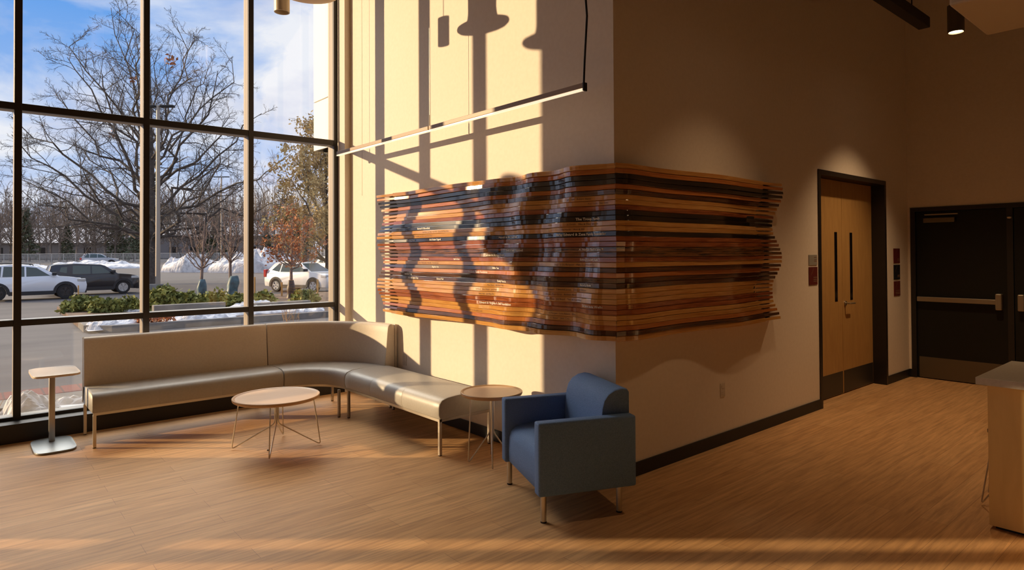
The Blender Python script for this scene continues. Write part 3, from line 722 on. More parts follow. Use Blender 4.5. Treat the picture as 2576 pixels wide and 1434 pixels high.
def side_branches(pts, count, t0, L, ang, out):
    n = len(pts)-1
    for k in range(count):
        t = t0+(1-t0)*(k+rng.random())/count; f = t*n; i = min(int(f), n-1); p = pts[i].lerp(pts[i+1], f-i)
        d = (pts[i+1]-pts[i]).normalized(); a = R_(ang+rng.uniform(-14, 14))
        out.append((p, (d*cos(a)+rnd_perp(d)*sin(a)).normalized(), L*(1.05-0.55*t)*rng.uniform(0.7, 1.25), t))
def bare_tree(H, half_w, r0, env, limbs, subs, twigs, tips, fork=0.2, rt=0.010, lean=0.02, lo=0.16, zig=1.0):
    """returns trunk verts/faces and branch verts/faces"""
    TV, TF, BV, BF = [], [], [], []; ends = []
    tp = wander(Vector((0, 0, -0.1)), Vector((0, 0, 1)), H*0.93, 9, lean)
    polytube(TV, TF, tp, [r0*(1.25 if i == 0 else 1)*(1-0.93*i/9) + rt for i in range(10)], 8)
    def on_trunk(h):
        f = max(0, min(8.999, h/0.93*9)); i = int(f); return tp[i].lerp(tp[i+1], f-i), r0*(1-0.93*f/9)
    for k in range(limbs):
        ht = lo+(1-lo)*((k+0.5)/limbs)**0.9; az = k*2.39996+rng.uniform(-.3, .3)
        e = half_w*np.interp(ht, [q[0] for q in env], [q[1] for q in env])*rng.uniform(0.82, 1.05)
        h0 = max(fork, ht*0.62-0.10)+rng.uniform(-.02, .02)
        p0, rr = on_trunk(h0); tip = Vector((cos(az)*e, sin(az)*e, ht*H))+tp[-1]*0
        L = (tip-p0).length; n = 7; mid = p0.lerp(tip, 0.5)+Vector((cos(az), sin(az), 0))*L*0.08-Vector((0, 0, L*0.05))*(1 if ht > .4 else -1)
        pts = []
        for j in range(n+1):
            t = j/n; q = p0*(1-t)**2+mid*2*t*(1-t)+tip*t*t
            pts.append(q+Vector((rng.gauss(0, 1), rng.gauss(0, 1), rng.gauss(0, 1)))*L*0.022*zig*(1 if 0 < j else 0))
        rb = min(rr*0.45, 0.030+0.0085*L) if r0 > 0.2 else rr*0.5
        rb = max(rb, rt*1.6)
        polytube(BV, BF, pts, [rb*(1-0.88*j/n)+rt*0.6 for j in range(n+1)], 5)
        s1 = []; side_branches(pts, subs, 0.22, L*0.36, 42, s1)
        for p, d, l, t in s1:
            q = wander(p, d, l, 4, 0.35+0.35*(zig-1), 0.05); r1 = max(rt, rb*(1-.8*t)*0.42)
            polytube(BV, BF, q, [r1*(1-0.7*j/4)+rt*0.3 for j in range(5)], 4)
            s2 = []; side_branches(q, twigs, 0.15, l*0.42, 42, s2)
            for p2, d2, l2, t2 in s2:
                q2 = wander(p2, d2, l2, 3, 0.4+0.5*(zig-1), 0.06)
                polytube(BV, BF, q2, [rt*0.95, rt*0.75, rt*0.6, rt*0.35], 3); ends.append(q2[-1])
                if tips:
                    s3 = []; side_branches(q2, tips, 0.2, max(l2*0.5, 0.12), 45, s3)
                    for p3, d3, l3, t3 in s3:
                        q3 = wander(p3, d3, l3, 2, 0.4, 0.05); polytube(BV, BF, q3, [rt*0.6, rt*0.5, rt*0.3], 3); ends.append(q3[-1])
    return TV, TF, BV, BF, ends
def leaf_mesh(points, size, per, spread, V, Fc):
    for p in points:
        for _ in range(per):
            c = p+Vector((rng.gauss(0, spread), rng.gauss(0, spread), rng.gauss(0, spread)))
            a = Vector((rng.gauss(0, 1), rng.gauss(0, 1), rng.gauss(0, 1))).normalized(); b = rnd_perp(a); s = size*rng.uniform(0.6, 1.3)
            i = len(V); V += [tuple(c-a*s), tuple(c+b*s*.55), tuple(c+a*s), tuple(c-b*s*.55)]; Fc.append((i, i+1, i+2, i+3))

# --- the big bare tree
ENV = [(0.15, 0.70), (0.3, 0.95), (0.5, 1.0), (0.7, 0.80), (0.85, 0.58), (1.0, 0.22)]
B = at(381, 714); D = (B-EYE).dot(FW)
tree = empty('bare_tree', B); tag(tree, 'large bare spreading tree standing behind the second dark window mullion', 'tree')
TV, TF, BV, BF, ends = bare_tree(690/F_PX*D, 335/F_PX*D, 0.36, ENV, 36, 13, 9, 5, 0.17, 0.0125, 0.02, 0.16, 1.6)
mesh_obj('trunk', TV, TF, m_bark, tree, True); mesh_obj('branches', BV, BF, m_bark, tree)
LV, LF = [], []
for px_, py_ in ((428, 152), (340, 202), (285, 340)):
    P = depth_at(px_, py_, D-0.5); leaf_mesh([P-B], 0.16, 26 if px_ == 428 else 7, 0.17, LV, LF)
mesh_obj('leaf_clump', LV, LF, m_leaf_red, tree)

# --- woodland across the lot
def woods(variants, n, dmin, dmax, x0, x1, names, hs):
    k = 0
    for i in range(n):
        x = x0+(x1-x0)*(i+rng.random())/n; d = rng.uniform(dmin, dmax); p = EYE+ray(x, 640)*d; p.z = ground(d)-0.1
        v = variants[i % len(variants)]
        o = v if not v.get('used') else copy_tree(v)
        v['used'] = 1
        s = rng.uniform(*hs); o.location = p; o.scale = (s, s, s*rng.uniform(0.9, 1.15)); o.rotation_euler = (0, 0, rng.uniform(0, 6.28))
var = []
for k in range(6):
    t = empty('woodland_tree', (0, 0, 0)); tag(t, 'slender leafless tree in the grey woodland beyond the snowy car park', 'tree', 'bare trees of the woodland beyond the fence')
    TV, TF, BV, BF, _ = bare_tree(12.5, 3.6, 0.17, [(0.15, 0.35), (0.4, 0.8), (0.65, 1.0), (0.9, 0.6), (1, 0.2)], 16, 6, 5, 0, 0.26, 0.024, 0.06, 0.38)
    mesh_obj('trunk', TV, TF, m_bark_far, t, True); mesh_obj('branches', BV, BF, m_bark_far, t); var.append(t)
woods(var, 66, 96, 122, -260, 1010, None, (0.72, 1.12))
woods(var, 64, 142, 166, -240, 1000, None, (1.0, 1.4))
pv = []
for k in range(3):
    t = empty('pine_tree', (0, 0, 0)); tag(t, 'dark green pine among the bare trees of the far woodland', 'tree', 'pines of the woodland beyond the fence')
    TV, TF = [], []; polytube(TV, TF, [Vector((0, 0, 0)), Vector((0.05, 0, 5)), Vector((0, 0, 9.5))], [0.16, 0.11, 0.03], 6)
    mesh_obj('trunk', TV, TF, m_bark_far, t, True)
    V, Fc = [], []
    for lay in range(17):
        z = 1.3+lay*0.5; r = (2.5*(1-lay/18)**0.8)*rng.uniform(0.75, 1.1)
        for q in range(16):
            a = rng.uniform(0, 6.28); rr = r*rng.uniform(0.35, 1.0)
            leaf_mesh([Vector((cos(a)*rr, sin(a)*rr, z-rr*0.18))], 0.34, 4, 0.20, V, Fc)
    mesh_obj('foliage', V, Fc, m_pine, t); pv.append(t)
woods(pv, 13, 98, 120, -240, 1000, None, (0.6, 0.95))

# --- snowy roofed houses behind the trees
def house(x, d, w, h, label, wallc):
    p = EYE+ray(x, 640)*d; p.z = ground(d)
    o = empty('house', p, YAW-pi/2+0.1); tag(o, label, 'house')
    MB().box((-w/2, -4, 0), (w/2, 4, h)).build('wall', mat('siding', wallc, 0.8), o)
    g = MB()
    v = [g.bm.verts.new(c) for c in ((-w/2-.4, -4.6, h-.1), (w/2+.4, -4.6, h-.1), (w/2+.4, 0, h+3.0), (-w/2-.4, 0, h+3.0), (-w/2-.4, 4.6, h-.1), (w/2+.4, 4.6, h-.1))]
    for q in ((0, 1, 2, 3), (3, 2, 5, 4), (0, 3, 4), (1, 5, 2), (0, 4, 5, 1)): g.bm.faces.new([v[i] for i in q])
    g.build('roof', m_snow, o)
    for k in range(int(w//4)):
        x0 = -w/2+1.2+k*4; MB().box((x0, -4.05, 1.0), (x0+1.3, -3.98, 2.3)).build('window', m_black, o)
house(130, 128, 26, 3.3, 'long house with a snow covered roof behind the woodland at far left', (0.30, 0.27, 0.25))
house(322, 134, 12, 3.4, 'house with snowy roof behind the woodland, left of the big bare tree', (0.34, 0.28, 0.24))
house(470, 132, 14, 4.4, 'house with snowy roof behind the trees, right of the big bare tree', (0.28, 0.26, 0.26))
house(680, 134, 16, 4.6, 'house with snowy roof behind the woodland, left of the tan leafed oak', (0.32, 0.27, 0.24))

# --- chain-link fence
def fence():
    d0 = 92; P = [EYE+ray(x, 640)*d0 for x in range(-260, 1000, 30)]
    o = empty('chain_link_fence', (0, 0, 0)); tag(o, 'grey chain-link fence along the far edge of the car park', 'fence')
    zg = ground(d0)
    for p in P: MB().tube([(p.x, p.y, zg-0.1), (p.x, p.y, zg+1.5)], 0.05, 6).build('post', m_fence, o)
    g = MB(); g.tube([(p.x, p.y, zg+1.5) for p in P], 0.035, 5); g.build('top_rail', m_fence, o)
    V, Fc = [], []
    for a, b in zip(P, P[1:]):
        for k in range(14):
            for s_ in (0, 1):
                x0 = a.lerp(b, k/14); x1 = a.lerp(b, (k+1)/14); (q0, q1) = ((x0, x1) if s_ else (x1, x0))
                polytube(V, Fc, [Vector((q0.x, q0.y, zg+0.05)), Vector((q1.x, q1.y, zg+1.48))], [0.012, 0.012], 3)
    mesh_obj('wire_mesh', V, Fc, m_fence, o)
m_fence = mat('galvanised', (0.52, 0.50, 0.47), 0.6, 0.3)
fence()

# --- snow
def mound(name, c, ax, ay, h, rz, label, cat='snow', seed=0, rough=0.35, freq=0.6, n=56, edge=1.0):
    V, Fc = [], []
    for i in range(n+1):
        for j in range(n+1):
            u, v = 2*i/n-1, 2*j/n-1; r = math.sqrt(u*u+v*v)
            f = max(0, 1-r**2.2)
            p = Vector((u*ax*freq*1.6, v*ay*freq*1.6, seed*3.1))
            nzv = noise.fractal(p, 0.9, 2.1, 5)
            z = h*f**0.38*(0.72+rough*1.1*nzv) + 0.25*h*abs(nzv)*f**0.3 if f > 0 else 0
            V.append((u*ax, v*ay, max(0, z) if f > 0 else -0.05))
    for i in range(n):
        for j in range(n): a = i*(n+1)+j; Fc.append((a, a+1, a+n+2, a+n+1))
    o = mesh_obj(name, V, Fc, m_snow, None, False); o.location = c; o.rotation_euler = (0, 0, rz)
    return tag(o, label, cat)
side = YAW-pi/2
def mid(x, y): return at(x, y)
c = at(560, 684); d = (c-EYE).dot(FW)
def snow_pile(x0, x1, ybase, h_px, label, seed, freq, **k):
    c = at((x0+x1)/2, ybase); d = (c-EYE).dot(FW); ax = (x1-x0)/2*d/F_PX
    c = c+fh*min(ax*0.45, 6); c.z = ground(d)-0.03
    return mound('snow_pile', c, ax, min(ax*0.5, 6.5), h_px*d/F_PX, side, label, seed=seed, freq=freq, **k)
snow_pile(388, 560, 685, 46, 'low left shoulder of ploughed snow behind the bare wrapped saplings', 2, 0.45)
snow_pile(500, 745, 686, 60, 'tall ploughed snow pile behind the saplings and the white crossover', 1, 0.38, rough=0.55)
snow_pile(60, 360, 676, 17, 'long low snow bank behind the white and black cars', 4, 0.3)
snow_pile(-260, 90, 680, 16, 'low snow bank at the far left edge of the car park', 5, 0.3)

# --- planted island
yI = at(350, 829).y; xa = at(196, 822).x; xb = xa+22
isl = MB()
isl.prism([(xa+0.5, yI), (xb, yI), (xb, yI+11), (xa+1.5, yI+11), (xa+0.2, yI+9.5), (xa, yI+2), (xa+0.12, yI+0.5)], GZ-0.05, GZ+0.13, 0.03)
struct(isl.build('planting_island', m_soil))
kb = MB(); kb.prism([(xa+0.5, yI-0.16), (xb, yI-0.16), (xb, yI), (xa+0.6, yI), (xa+0.15, yI+0.6), (xa+0.15, yI+2), (xa, yI+2), (xa-0.05, yI+0.5)], GZ-0.05, GZ+0.17, 0.02)
tag(kb.build('kerb', m_conc), 'grey concrete kerb round the planted island outside the window', 'kerb')
wx0, wx1 = at(385, 812).x, at(565, 800).x
rw = MB(); rw.box((wx0, yI+1.6, GZ), (wx1, yI+1.9, GZ+0.52), 0.02); tag(rw.build('low_wall', m_conc), 'low concrete wall in front of the green junipers on the island', 'wall')
x2 = at(648, 800).x; x3 = at(840, 795).x
rw = MB(); rw.box((x2, yI+1.7, GZ), (x3, yI+2.0, GZ+0.42), 0.02); tag(rw.build('low_wall', m_conc), 'low concrete wall with snow on it, in front of the white crossover', 'wall')
def snow_strip(x0, x1, y, w, h, label, seed, z=GZ+0.1):
    mound('snow_strip', ((x0+x1)/2, y, z), (x1-x0)/2, w, h, 0, label, seed=seed, rough=0.6, freq=1.6, n=44)
snow_strip(at(195, 822).x, at(352, 822).x, yI+0.55, 0.55, 0.20, 'strip of snow along the kerb left of the low concrete wall', 11)
snow_strip(at(415, 822).x, at(618, 812).x, yI+0.6, 0.6, 0.22, 'strip of snow along the kerb in front of the low concrete wall', 12)
snow_strip(at(560, 805).x, at(735, 795).x, yI+1.2, 0.5, 0.24, 'snow lying by the end of the low concrete wall under the third mullion', 13)
snow_strip(at(745, 800).x, at(850, 795).x, yI+0.9, 0.6, 0.22, 'snow on the kerb at the right, below the white crossover', 14)
snow_strip(at(240, 776).x, at(352, 770).x, yI+5.6, 1.0, 0.30, 'snow patch among the junipers left of the light pole', 15)
snow_strip(at(540, 776).x, at(700, 770).x, yI+4.2, 0.8, 0.22, 'snow patch behind the junipers below the white crossover', 16)

# --- junipers
def juniper(x, y, rx_px, h_px, label, seed):
    c = at(x, y); d = (c-EYE).dot(FW); rx, h = rx_px*d/F_PX, h_px*d/F_PX
    o = empty('juniper_shrub', (c.x, c.y, GZ+0.1)); tag(o, label, 'shrub')
    V, Fc, TV, TF = [], [], [], []; pts = []
    for k in range(70):
        a = rng.uniform(0, 6.28); r = rng.random()**0.5; e = rng.uniform(0.35, 1)
        tip = Vector((cos(a)*rx*r, sin(a)*rx*0.75*r, h*e*math.sqrt(max(0.05, 1-(r*0.9)**2))))
        polytube(TV, TF, [Vector((tip.x*.2, tip.y*.2, 0)), tip*0.6+Vector((0, 0, 0.02)), tip], [0.012, 0.008, 0.004], 3)
        pts += [tip*t for t in (0.5, 0.7, 0.85, 1.0)]
    leaf_mesh(pts, 0.085, 14, 0.085, V, Fc)
    mesh_obj('foliage', V, Fc, m_juniper, o); mesh_obj('stems', TV, TF, m_bark, o)
JN = [(205, 792, 42, 34, 'green juniper at the left tip of the island, in front of the cars'), (275, 794, 36, 30, 'green juniper second from the left tip of the island'),
      (325, 792, 30, 28, 'green juniper just left of the second dark mullion'), (420, 790, 50, 62, 'tallest green juniper in front of the concrete lamp base'),
      (475, 786, 40, 40, 'green juniper in front of the left wrapped sapling'), (540, 778, 34, 34, 'yellow-green juniper between the two teal wrapped saplings'),
      (600, 778, 30, 28, 'green juniper just left of the third dark mullion'), (662, 772, 24, 26, 'small juniper just right of the third dark mullion'), (765, 772, 34, 28, 'juniper under the white crossover right of the brown wrap')]
for i, a in enumerate(JN): juniper(*a, i)

# --- wrapped saplings
def sapling(x, yb, ytop, crown_px, label, seed, leaves=None, limbs=14):
    c = at(x, yb); d = (c-EYE).dot(FW); H = (yb-ytop)*d/F_PX
    o = empty('sapling', (c.x, c.y, GZ+0.1)); tag(o, label, 'tree')
    TV, TF, BV, BF, ends = bare_tree(H, crown_px*d/F_PX, 0.075, [(0.2, 0.3), (0.45, 0.8), (0.7, 1.0), (0.9, 0.7), (1, 0.25)], limbs, 5, 4, 2 if leaves else 0, 0.36, 0.010, 0.03, 0.46)
    mesh_obj('trunk', TV, TF, m_bark_young, o, True); mesh_obj('branches', BV, BF, m_bark_young, o)
    if leaves:
        V, Fc = [], []; leaf_mesh(ends, 0.075, 1, 0.10, V, Fc); mesh_obj('leaves', V, Fc, leaves, o)
    return o, c, d
def wrap(x, yb, ytop, w_px, label, col, lean):
    c = at(x, yb); d = (c-EYE).dot(FW); h = (yb-ytop)*d/F_PX; r = w_px/2*d/F_PX
    V, Fc = [], []; n, m = 18, 12
    for i in range(m+1):
        t = i/m; rr = r*(1.15-0.5*t+0.12*sin(7*t+x)); 
        for k in range(n):
            a = 2*pi*k/n; f = 1+0.22*noise.noise(Vector((cos(a)*1.7+x, sin(a)*1.7, t*3)))
            V.append((cos(a)*rr*f+lean*t*h, sin(a)*rr*f, h*t*(1+0.06*noise.noise(Vector((cos(a)*2, sin(a)*2, x))))))
    for i in range(m):
        for k in range(n): a = i*n+k; b = i*n+(k+1) % n; Fc.append((a, b, b+n, a+n))
    Fc.append(tuple(m*n+k for k in range(n)))
    o = mesh_obj('trunk_wrap', V, Fc, noisy('tarp', col, tuple(min(1, q*2.6) for q in col), 4, 0.5, bump=0.6), None, True)
    o.location = (c.x, c.y, GZ+0.08); tag(o, label, 'tree wrap')
sapling(505, 760, 528, 58, 'bare sapling with reddish trunk in the left teal wrap', 1)
sapling(580, 752, 510, 46, 'bare sapling with reddish trunk in the right teal wrap', 2)
sapling(733, 756, 530, 84, 'young oak with russet leaves in front of the white crossover', 3, m_leaf_red, 16)
wrap(506, 761, 708, 23, 'teal tarp wrapped round the foot of the left bare sapling', (0.035, 0.065, 0.075), 0.05)
wrap(581, 753, 699, 30, 'teal tarp wrapped round the foot of the right bare sapling', (0.035, 0.07, 0.08), 0.16)
wrap(732, 757, 709, 20, 'dark brown wrap round the foot of the russet leafed oak', (0.04, 0.028, 0.018), 0.0)

# --- tan leafed oak at the right
c = at(826, 706); d = (c-EYE).dot(FW)
oak = empty('oak_tree', c); tag(oak, 'tall oak full of tan leaves at the right end of the window', 'tree')
TV, TF, BV, BF, ends = bare_tree(440/F_PX*d, 150/F_PX*d, 0.20, [(0.15, 0.75), (0.35, 1.0), (0.6, 0.85), (0.85, 0.5), (1, 0.15)], 26, 6, 5, 2, 0.12, 0.014, 0.03)
mesh_obj('trunk', TV, TF, m_bark, oak, True); mesh_obj('branches', BV, BF, m_bark, oak)
V, Fc = [], []; leaf_mesh([p for p in ends if p.z < 0.9*440/F_PX*d], 0.12, 7, 0.26, V, Fc); mesh_obj('leaves', V, Fc, m_leaf_tan, oak)

# --- light poles
def light_pole(x, yb, ytop, arm_px, base, label, heads):
    c = at(x, yb); d = (c-EYE).dot(FW); h = (yb-ytop)*d/F_PX; a = arm_px*d/F_PX
    o = empty('light_pole', c, side); tag(o, label, 'lamp post')
    if base: MB().lathe([(0.52, -0.1), (0.47, 0.46), (0.44, 0.5), (0, 0.5)], n=28).build('concrete_base', m_conc, o, True, 40)
    MB().tube([(0, 0, 0.3 if base else 0), (0, 0, h)], 0.11, 12, r_list=[0.125, 0.09]).build('pole', m_pole_out, o, True)
    for s_ in (-1, 1):
        if not heads and s_ < 0: pass
        hd = MB().box((s_*0.12, -0.14, h-0.10), (s_*a, 0.14, h+0.02), 0.03).build('lamp_head', m_cord, o)
m_pole_out = mat('pole_paint', (0.36, 0.30, 0.24), 0.5, 0.2)
light_pole(397, 738, 264, 40, True, 'tall steel light pole on a concrete base beside the big bare tree', True)
light_pole(557, 664, 444, 20, False, 'distant light pole rising behind the snow pile', True)

# --- stakes, dead stalks, leaves
def stake(x, yb, h_px, label, w=0.035):
    c = at(x, yb); d = (c-EYE).dot(FW); o = MB().box((-w, -w*0.5, -0.1), (w, w*0.5, h_px*d/F_PX), 0.004).build('marker_stake', m_stake); o.location = c; tag(o, label, 'stake')
stake(641, 745, 48, 'orange marker stake beside the third dark mullion')
stake(799, 758, 55, 'orange marker stake in front of the white crossover near its front wheel')
stake(709, 752, 42, 'orange marker stake behind the brown wrapped sapling')
stake(197, 760, 42, 'pale marker stake in front of the white car', 0.025)
def stalks(name, x0, x1, yb, h_px, n, m, label, cat, zb=GZ+0.1, fan=0.25, near=None):
    V, Fc = [], []; o = None
    c = at((x0+x1)/2, yb) if near is None else near; d = (c-EYE).dot(FW)
    for k in range(n):
        p = rh*((x0+(x1-x0)*rng.random()-(x0+x1)/2)*d/F_PX)+fh*rng.uniform(-.1, .1)
        h = h_px*d/F_PX*rng.uniform(0.5, 1); q = wander(p, Vector((rng.gauss(0, fan), rng.gauss(0, fan), 1)).normalized(), h, 4, 0.3)
        polytube(V, Fc, q, [0.005, 0.0045, 0.004, 0.003, 0.002], 4)
        for j in (1, 2, 3):
            q2 = wander(q[j], ((q[j+1]-q[j]).normalized()+rnd_perp(Vector((0, 0, 1)))*0.7).normalized(), h*0.35, 2, 0.3)
            polytube(V, Fc, q2, [0.003, 0.0025, 0.0015], 3)
    o = mesh_obj(name, V, Fc, m); o.location = (c.x, c.y, zb); return tag(o, label, cat, kind='stuff')
m_twig = mat('amber_twigs', (0.42, 0.24, 0.10), 0.8)
stalks('dead_stalks', 712, 752, 818, 42, 16, m_twig, 'dead amber stalks standing in the snow on the kerb', 'dead plants')
V, Fc = [], []; c = at(398, 826)
leaf_mesh([Vector((rng.uniform(-.45, .45), rng.uniform(-.2, .2), rng.uniform(0.02, 0.25))) for _ in range(60)], 0.07, 3, 0.04, V, Fc)
o = mesh_obj('dry_leaves', V, Fc, m_leaf_red); o.location = (c.x, c.y+0.2, GZ+0.12); tag(o, 'heap of russet dry leaves at the kerb below the low wall', 'leaves', kind='stuff')

# --- strip beside the building
GN = -0.12
m_brick = mat('brick_pavers', (0.36, 0.15, 0.11), 0.85)
t = m_brick.node_tree; b = t.nodes['Principled BSDF']; br = t.nodes.new('ShaderNodeTexBrick'); tcn = t.nodes.new('ShaderNodeTexCoord')
br.inputs['Scale'].default_value = 1; br.inputs['Brick Width'].default_value = 0.20; br.inputs['Row Height'].default_value = 2.0; br.inputs['Mortar Size'].default_value = 0.012
br.inputs['Color1'].default_value = (0.22, 0.085, 0.065, 1); br.inputs['Color2'].default_value = (0.17, 0.062, 0.048, 1); br.inputs['Mortar'].default_value = (0.12, 0.07, 0.06, 1); br.offset = 0
t.links.new(tcn.outputs['Object'], br.inputs['Vector']); t.links.new(br.outputs['Color'], b.inputs['Base Color'])
def py_(x, y, z):
    r = ray(x, y); return (EYE + r*((z-EYE.z)/r.z)).y
yb0, yb1 = py_(120, 992, GN), py_(120, 974, GN); yc0 = py_(120, 1012, GN)
struct(MB().box((-7, yb0, GZ-0.1), (14, yb1, GN), 0.01).build('brick_border', m_brick))
struct(MB().box((-7, yc0, GZ-0.1), (14, yb0-0.004, GN-0.002), 0.01).build('pavement', m_conc))
struct(MB().box((-7, YM1+0.01, GZ-0.1), (14, yc0-0.004, GN-0.03)).build('planting_bed', m_soil))
mound('snow_strip', (0.66, 7.74, GN-0.03), 0.72, 0.30, 0.40, 0, 'melting snow right outside the glass behind the laptop table', seed=21, rough=0.25, freq=1.6, n=48)
mound('snow_strip', (-0.40, 7.72, GN-0.03), 0.60, 0.28, 0.34, 0, 'snow outside the glass at the lower left corner of the window', seed=22, rough=0.25, freq=1.6, n=48)
stalks('twiggy_shrub', -10, 44, 1035, 95, 26, m_twig, 'amber leafless shrub outside the lower left window pane', 'shrub', GN-0.03, 0.22, Vector((0.33, 8.12, 0)))

# --- cars
m_tyre = mat('tyre', (0.016, 0.016, 0.017), 0.8); m_rim_alloy = mat('alloy', (0.55, 0.55, 0.56), 0.3, 0.8); m_rim_dark = mat('dark_alloy', (0.05, 0.05, 0.055), 0.35, 0.6)
m_carglass = mat('car_glass', (0.075, 0.10, 0.095), 0.10, spec=0.5); m_clad = mat('black_cladding', (0.022, 0.022, 0.024), 0.6)
m_lamp_c = mat('headlamp', (0.55, 0.55, 0.55), 0.15, 0.3); m_lamp_r = mat('tail_lamp', (0.42, 0.02, 0.02), 0.25)
def car(label, front_wheel, heading, paint, P, rims, name='car'):
    """P: measures of the side view; the front wheel stands on front_wheel"""
    L, Wd, wb, fo, hb, r = P['L'], P['W'], P['wb'], P['fo'], P['belt'], P['r']
    xf = L-fo; xr = xf-wb
    fx = Vector((cos(heading), sin(heading), 0)); fy = Vector((-fx.y, fx.x, 0))
    org = Vector(front_wheel)-fx*xf+fy*(Wd/2-0.1)
    o = empty(name, org, heading); tag(o, label, 'car')
    m_p = mat('car_paint', paint, 0.28, 0.15, coat=0.6)
    def arch(cx, ra, rev=True):
        A = [(cx+ra*cos(a), r+ra*sin(a)) for a in [R_(q) for q in range(-12, 193, 12)]]
        A = [(x, max(z, 0.27)) for x, z in A]; return A[::-1] if rev else A
    ra = r+0.075
    bottom = [(0.06, 0.30)]+arch(xr, ra)+arch(xf, ra)+[(L-0.10, 0.25)]
    top = P['nose']+[(x, z) for x, z in P['hood']]+P['tail']
    outline = bottom+top
    def extrude(outl, hw, parent_mat, nm, bev=0.05):
        g = MB(); n = len(outl)
        A = [g.bm.verts.new((x, -hw(x, z), z)) for x, z in outl]; B_ = [g.bm.verts.new((x, hw(x, z), z)) for x, z in outl]
        f1 = g.bm.faces.new(A); f2 = g.bm.faces.new(B_[::-1])
        for k in range(n): g.bm.faces.new((A[k], B_[k], B_[(k+1) % n], A[(k+1) % n]))
        bmesh.ops.bevel(g.bm, geom=list(f1.edges)+list(f2.edges), offset=bev, segments=2, profile=0.5, affect='EDGES')
        bmesh.ops.triangulate(g.bm, faces=[f for f in g.bm.faces if len(f.verts) > 4])
        return g.build(nm, parent_mat, o, True, 40)
    def hwb(x, z): return Wd/2*(1-0.10*max(0, (x-(L-0.5))/0.5)**2-0.06*max(0, (0.4-x)/0.4)**2)-0.05*abs(z-0.65)*0.6
    extrude(outline, hwb, m_p, 'body')
    gh = P['cabin']
    def hwc(x, z): return Wd/2-0.07-(z-hb)*0.26
    extrude(gh, hwc, m_p, 'cabin', 0.04)
    # cladding along the sills and round the wheels
    g = MB()
    for s_ in (-1, 1):
        g.box((xr+ra, s_*(Wd/2-0.06), 0.22), (xf-ra, s_*(Wd/2+0.005), 0.40), 0.01)
        for cx in (xr, xf):
            ins = [(cx+(r+0.012)*cos(a), r+(r+0.012)*sin(a)) for a in [R_(q) for q in range(-8, 189, 14)]]; outs = [(cx+(ra+0.06)*cos(a), r+(ra+0.06)*sin(a)) for a in [R_(q) for q in range(-8, 189, 14)]]
            for (p, q), (p2, q2) in zip(zip(ins, outs), zip(ins[1:], outs[1:])):
                y0 = s_*(Wd/2+0.008)
                vv = [g.bm.verts.new((a_[0], y0, a_[1])) for a_ in (p, q, q2, p2)]; g.bm.faces.new(vv)
    g.box((L-0.14, -Wd/2+0.25, 0.24), (L+0.005, Wd/2-0.25, 0.52), 0.02)
    g.build('cladding', m_clad if P.get('clad', True) else m_p, o)
    for s_ in (-1, 1):
        for pane in P['panes']:
            g = MB(); vv = [g.bm.verts.new((x, s_*(hwc(x, z)+0.006), z)) for x, z in pane]; g.bm.faces.new(vv); g.build('side_window', m_carglass, o)
        (x0, z0), (x1, z1) = P['screen']
        mr = MB().box((x0-0.25, s_*(Wd/2-0.03), z0+0.02), (x0-0.08, s_*(Wd/2+0.17), z0+0.17), 0.03).build('mirror', m_clad, o)
        MB().box((L-0.42, s_*(Wd/2-0.30), P['lamp_z']), (L-0.06, s_*(Wd/2-0.02), P['lamp_z']+0.14), 0.03).build('headlight', m_lamp_c, o)
        MB().box((0.0, s_*(Wd/2-0.22), P['tail_z']), (0.20, s_*(Wd/2-0.005), P['tail_z']+P['tail_h']), 0.03).build('tail_light', m_lamp_r, o)
        if P.get('rails'): MB().tube([(x, s_*(Wd/2-0.26), z) for x, z in P['rails']], 0.022, 8).build('roof_rail', m_clad, o)
        for cx in (xr, xf):
            w = MB(); w.lathe([(r*0.62, -0.10), (r*0.95, -0.11), (r, -0.07), (r, 0.07), (r*0.95, 0.11), (r*0.62, 0.10)], n=28)
            for v in w.bm.verts: v.co = Vector((cx+v.co.x, s_*(Wd/2-0.115)+v.co.z, r+v.co.y))
            wo = w.build('wheel', m_tyre, o, True, 50)
            q = MB(); q.lathe([(r*0.62, 0.055), (r*0.66, 0.09), (r*0.58, 0.09), (r*0.54, 0.04), (0.0, 0.03)], n=28)
            for k in range(5):
                a = 2*pi*k/5+0.3; u = Vector((cos(a), sin(a), 0)); n_ = Vector((-sin(a), cos(a), 0))
                vv = [q.bm.verts.new(p) for p in (u*0.03+n_*0.035+Vector((0, 0, 0.085)), u*r*0.60+n_*0.055+Vector((0, 0, 0.085)), u*r*0.60-n_*0.055+Vector((0, 0, 0.085)), u*0.03-n_*0.035+Vector((0, 0, 0.085)))]; q.bm.faces.new(vv)
            for v in q.bm.verts: v.co = Vector((cx+v.co.x, s_*(Wd/2-0.10+v.co.z), r+v.co.y))
            q.build('rim', rims, wo, True, 30)
    sc = P['screen']; hs = [hwc(x, z)-0.06 for x, z in sc]
    def pane_q(a, b, nm, dx):
        g = MB(); vv = [g.bm.verts.new(p) for p in ((a[0]+dx, -hwc(*a)+0.07, a[1]+0.012), (a[0]+dx, hwc(*a)-0.07, a[1]+0.012), (b[0]+dx, hwc(*b)-0.07, b[1]+0.012), (b[0]+dx, -hwc(*b)+0.07, b[1]+0.012))]; g.bm.faces.new(vv); g.build(nm, m_carglass, o)
    pane_q(sc[0], sc[1], 'windshield', 0.012); pane_q(P['rear'][0], P['rear'][1], 'rear_window', -0.012)
    return o
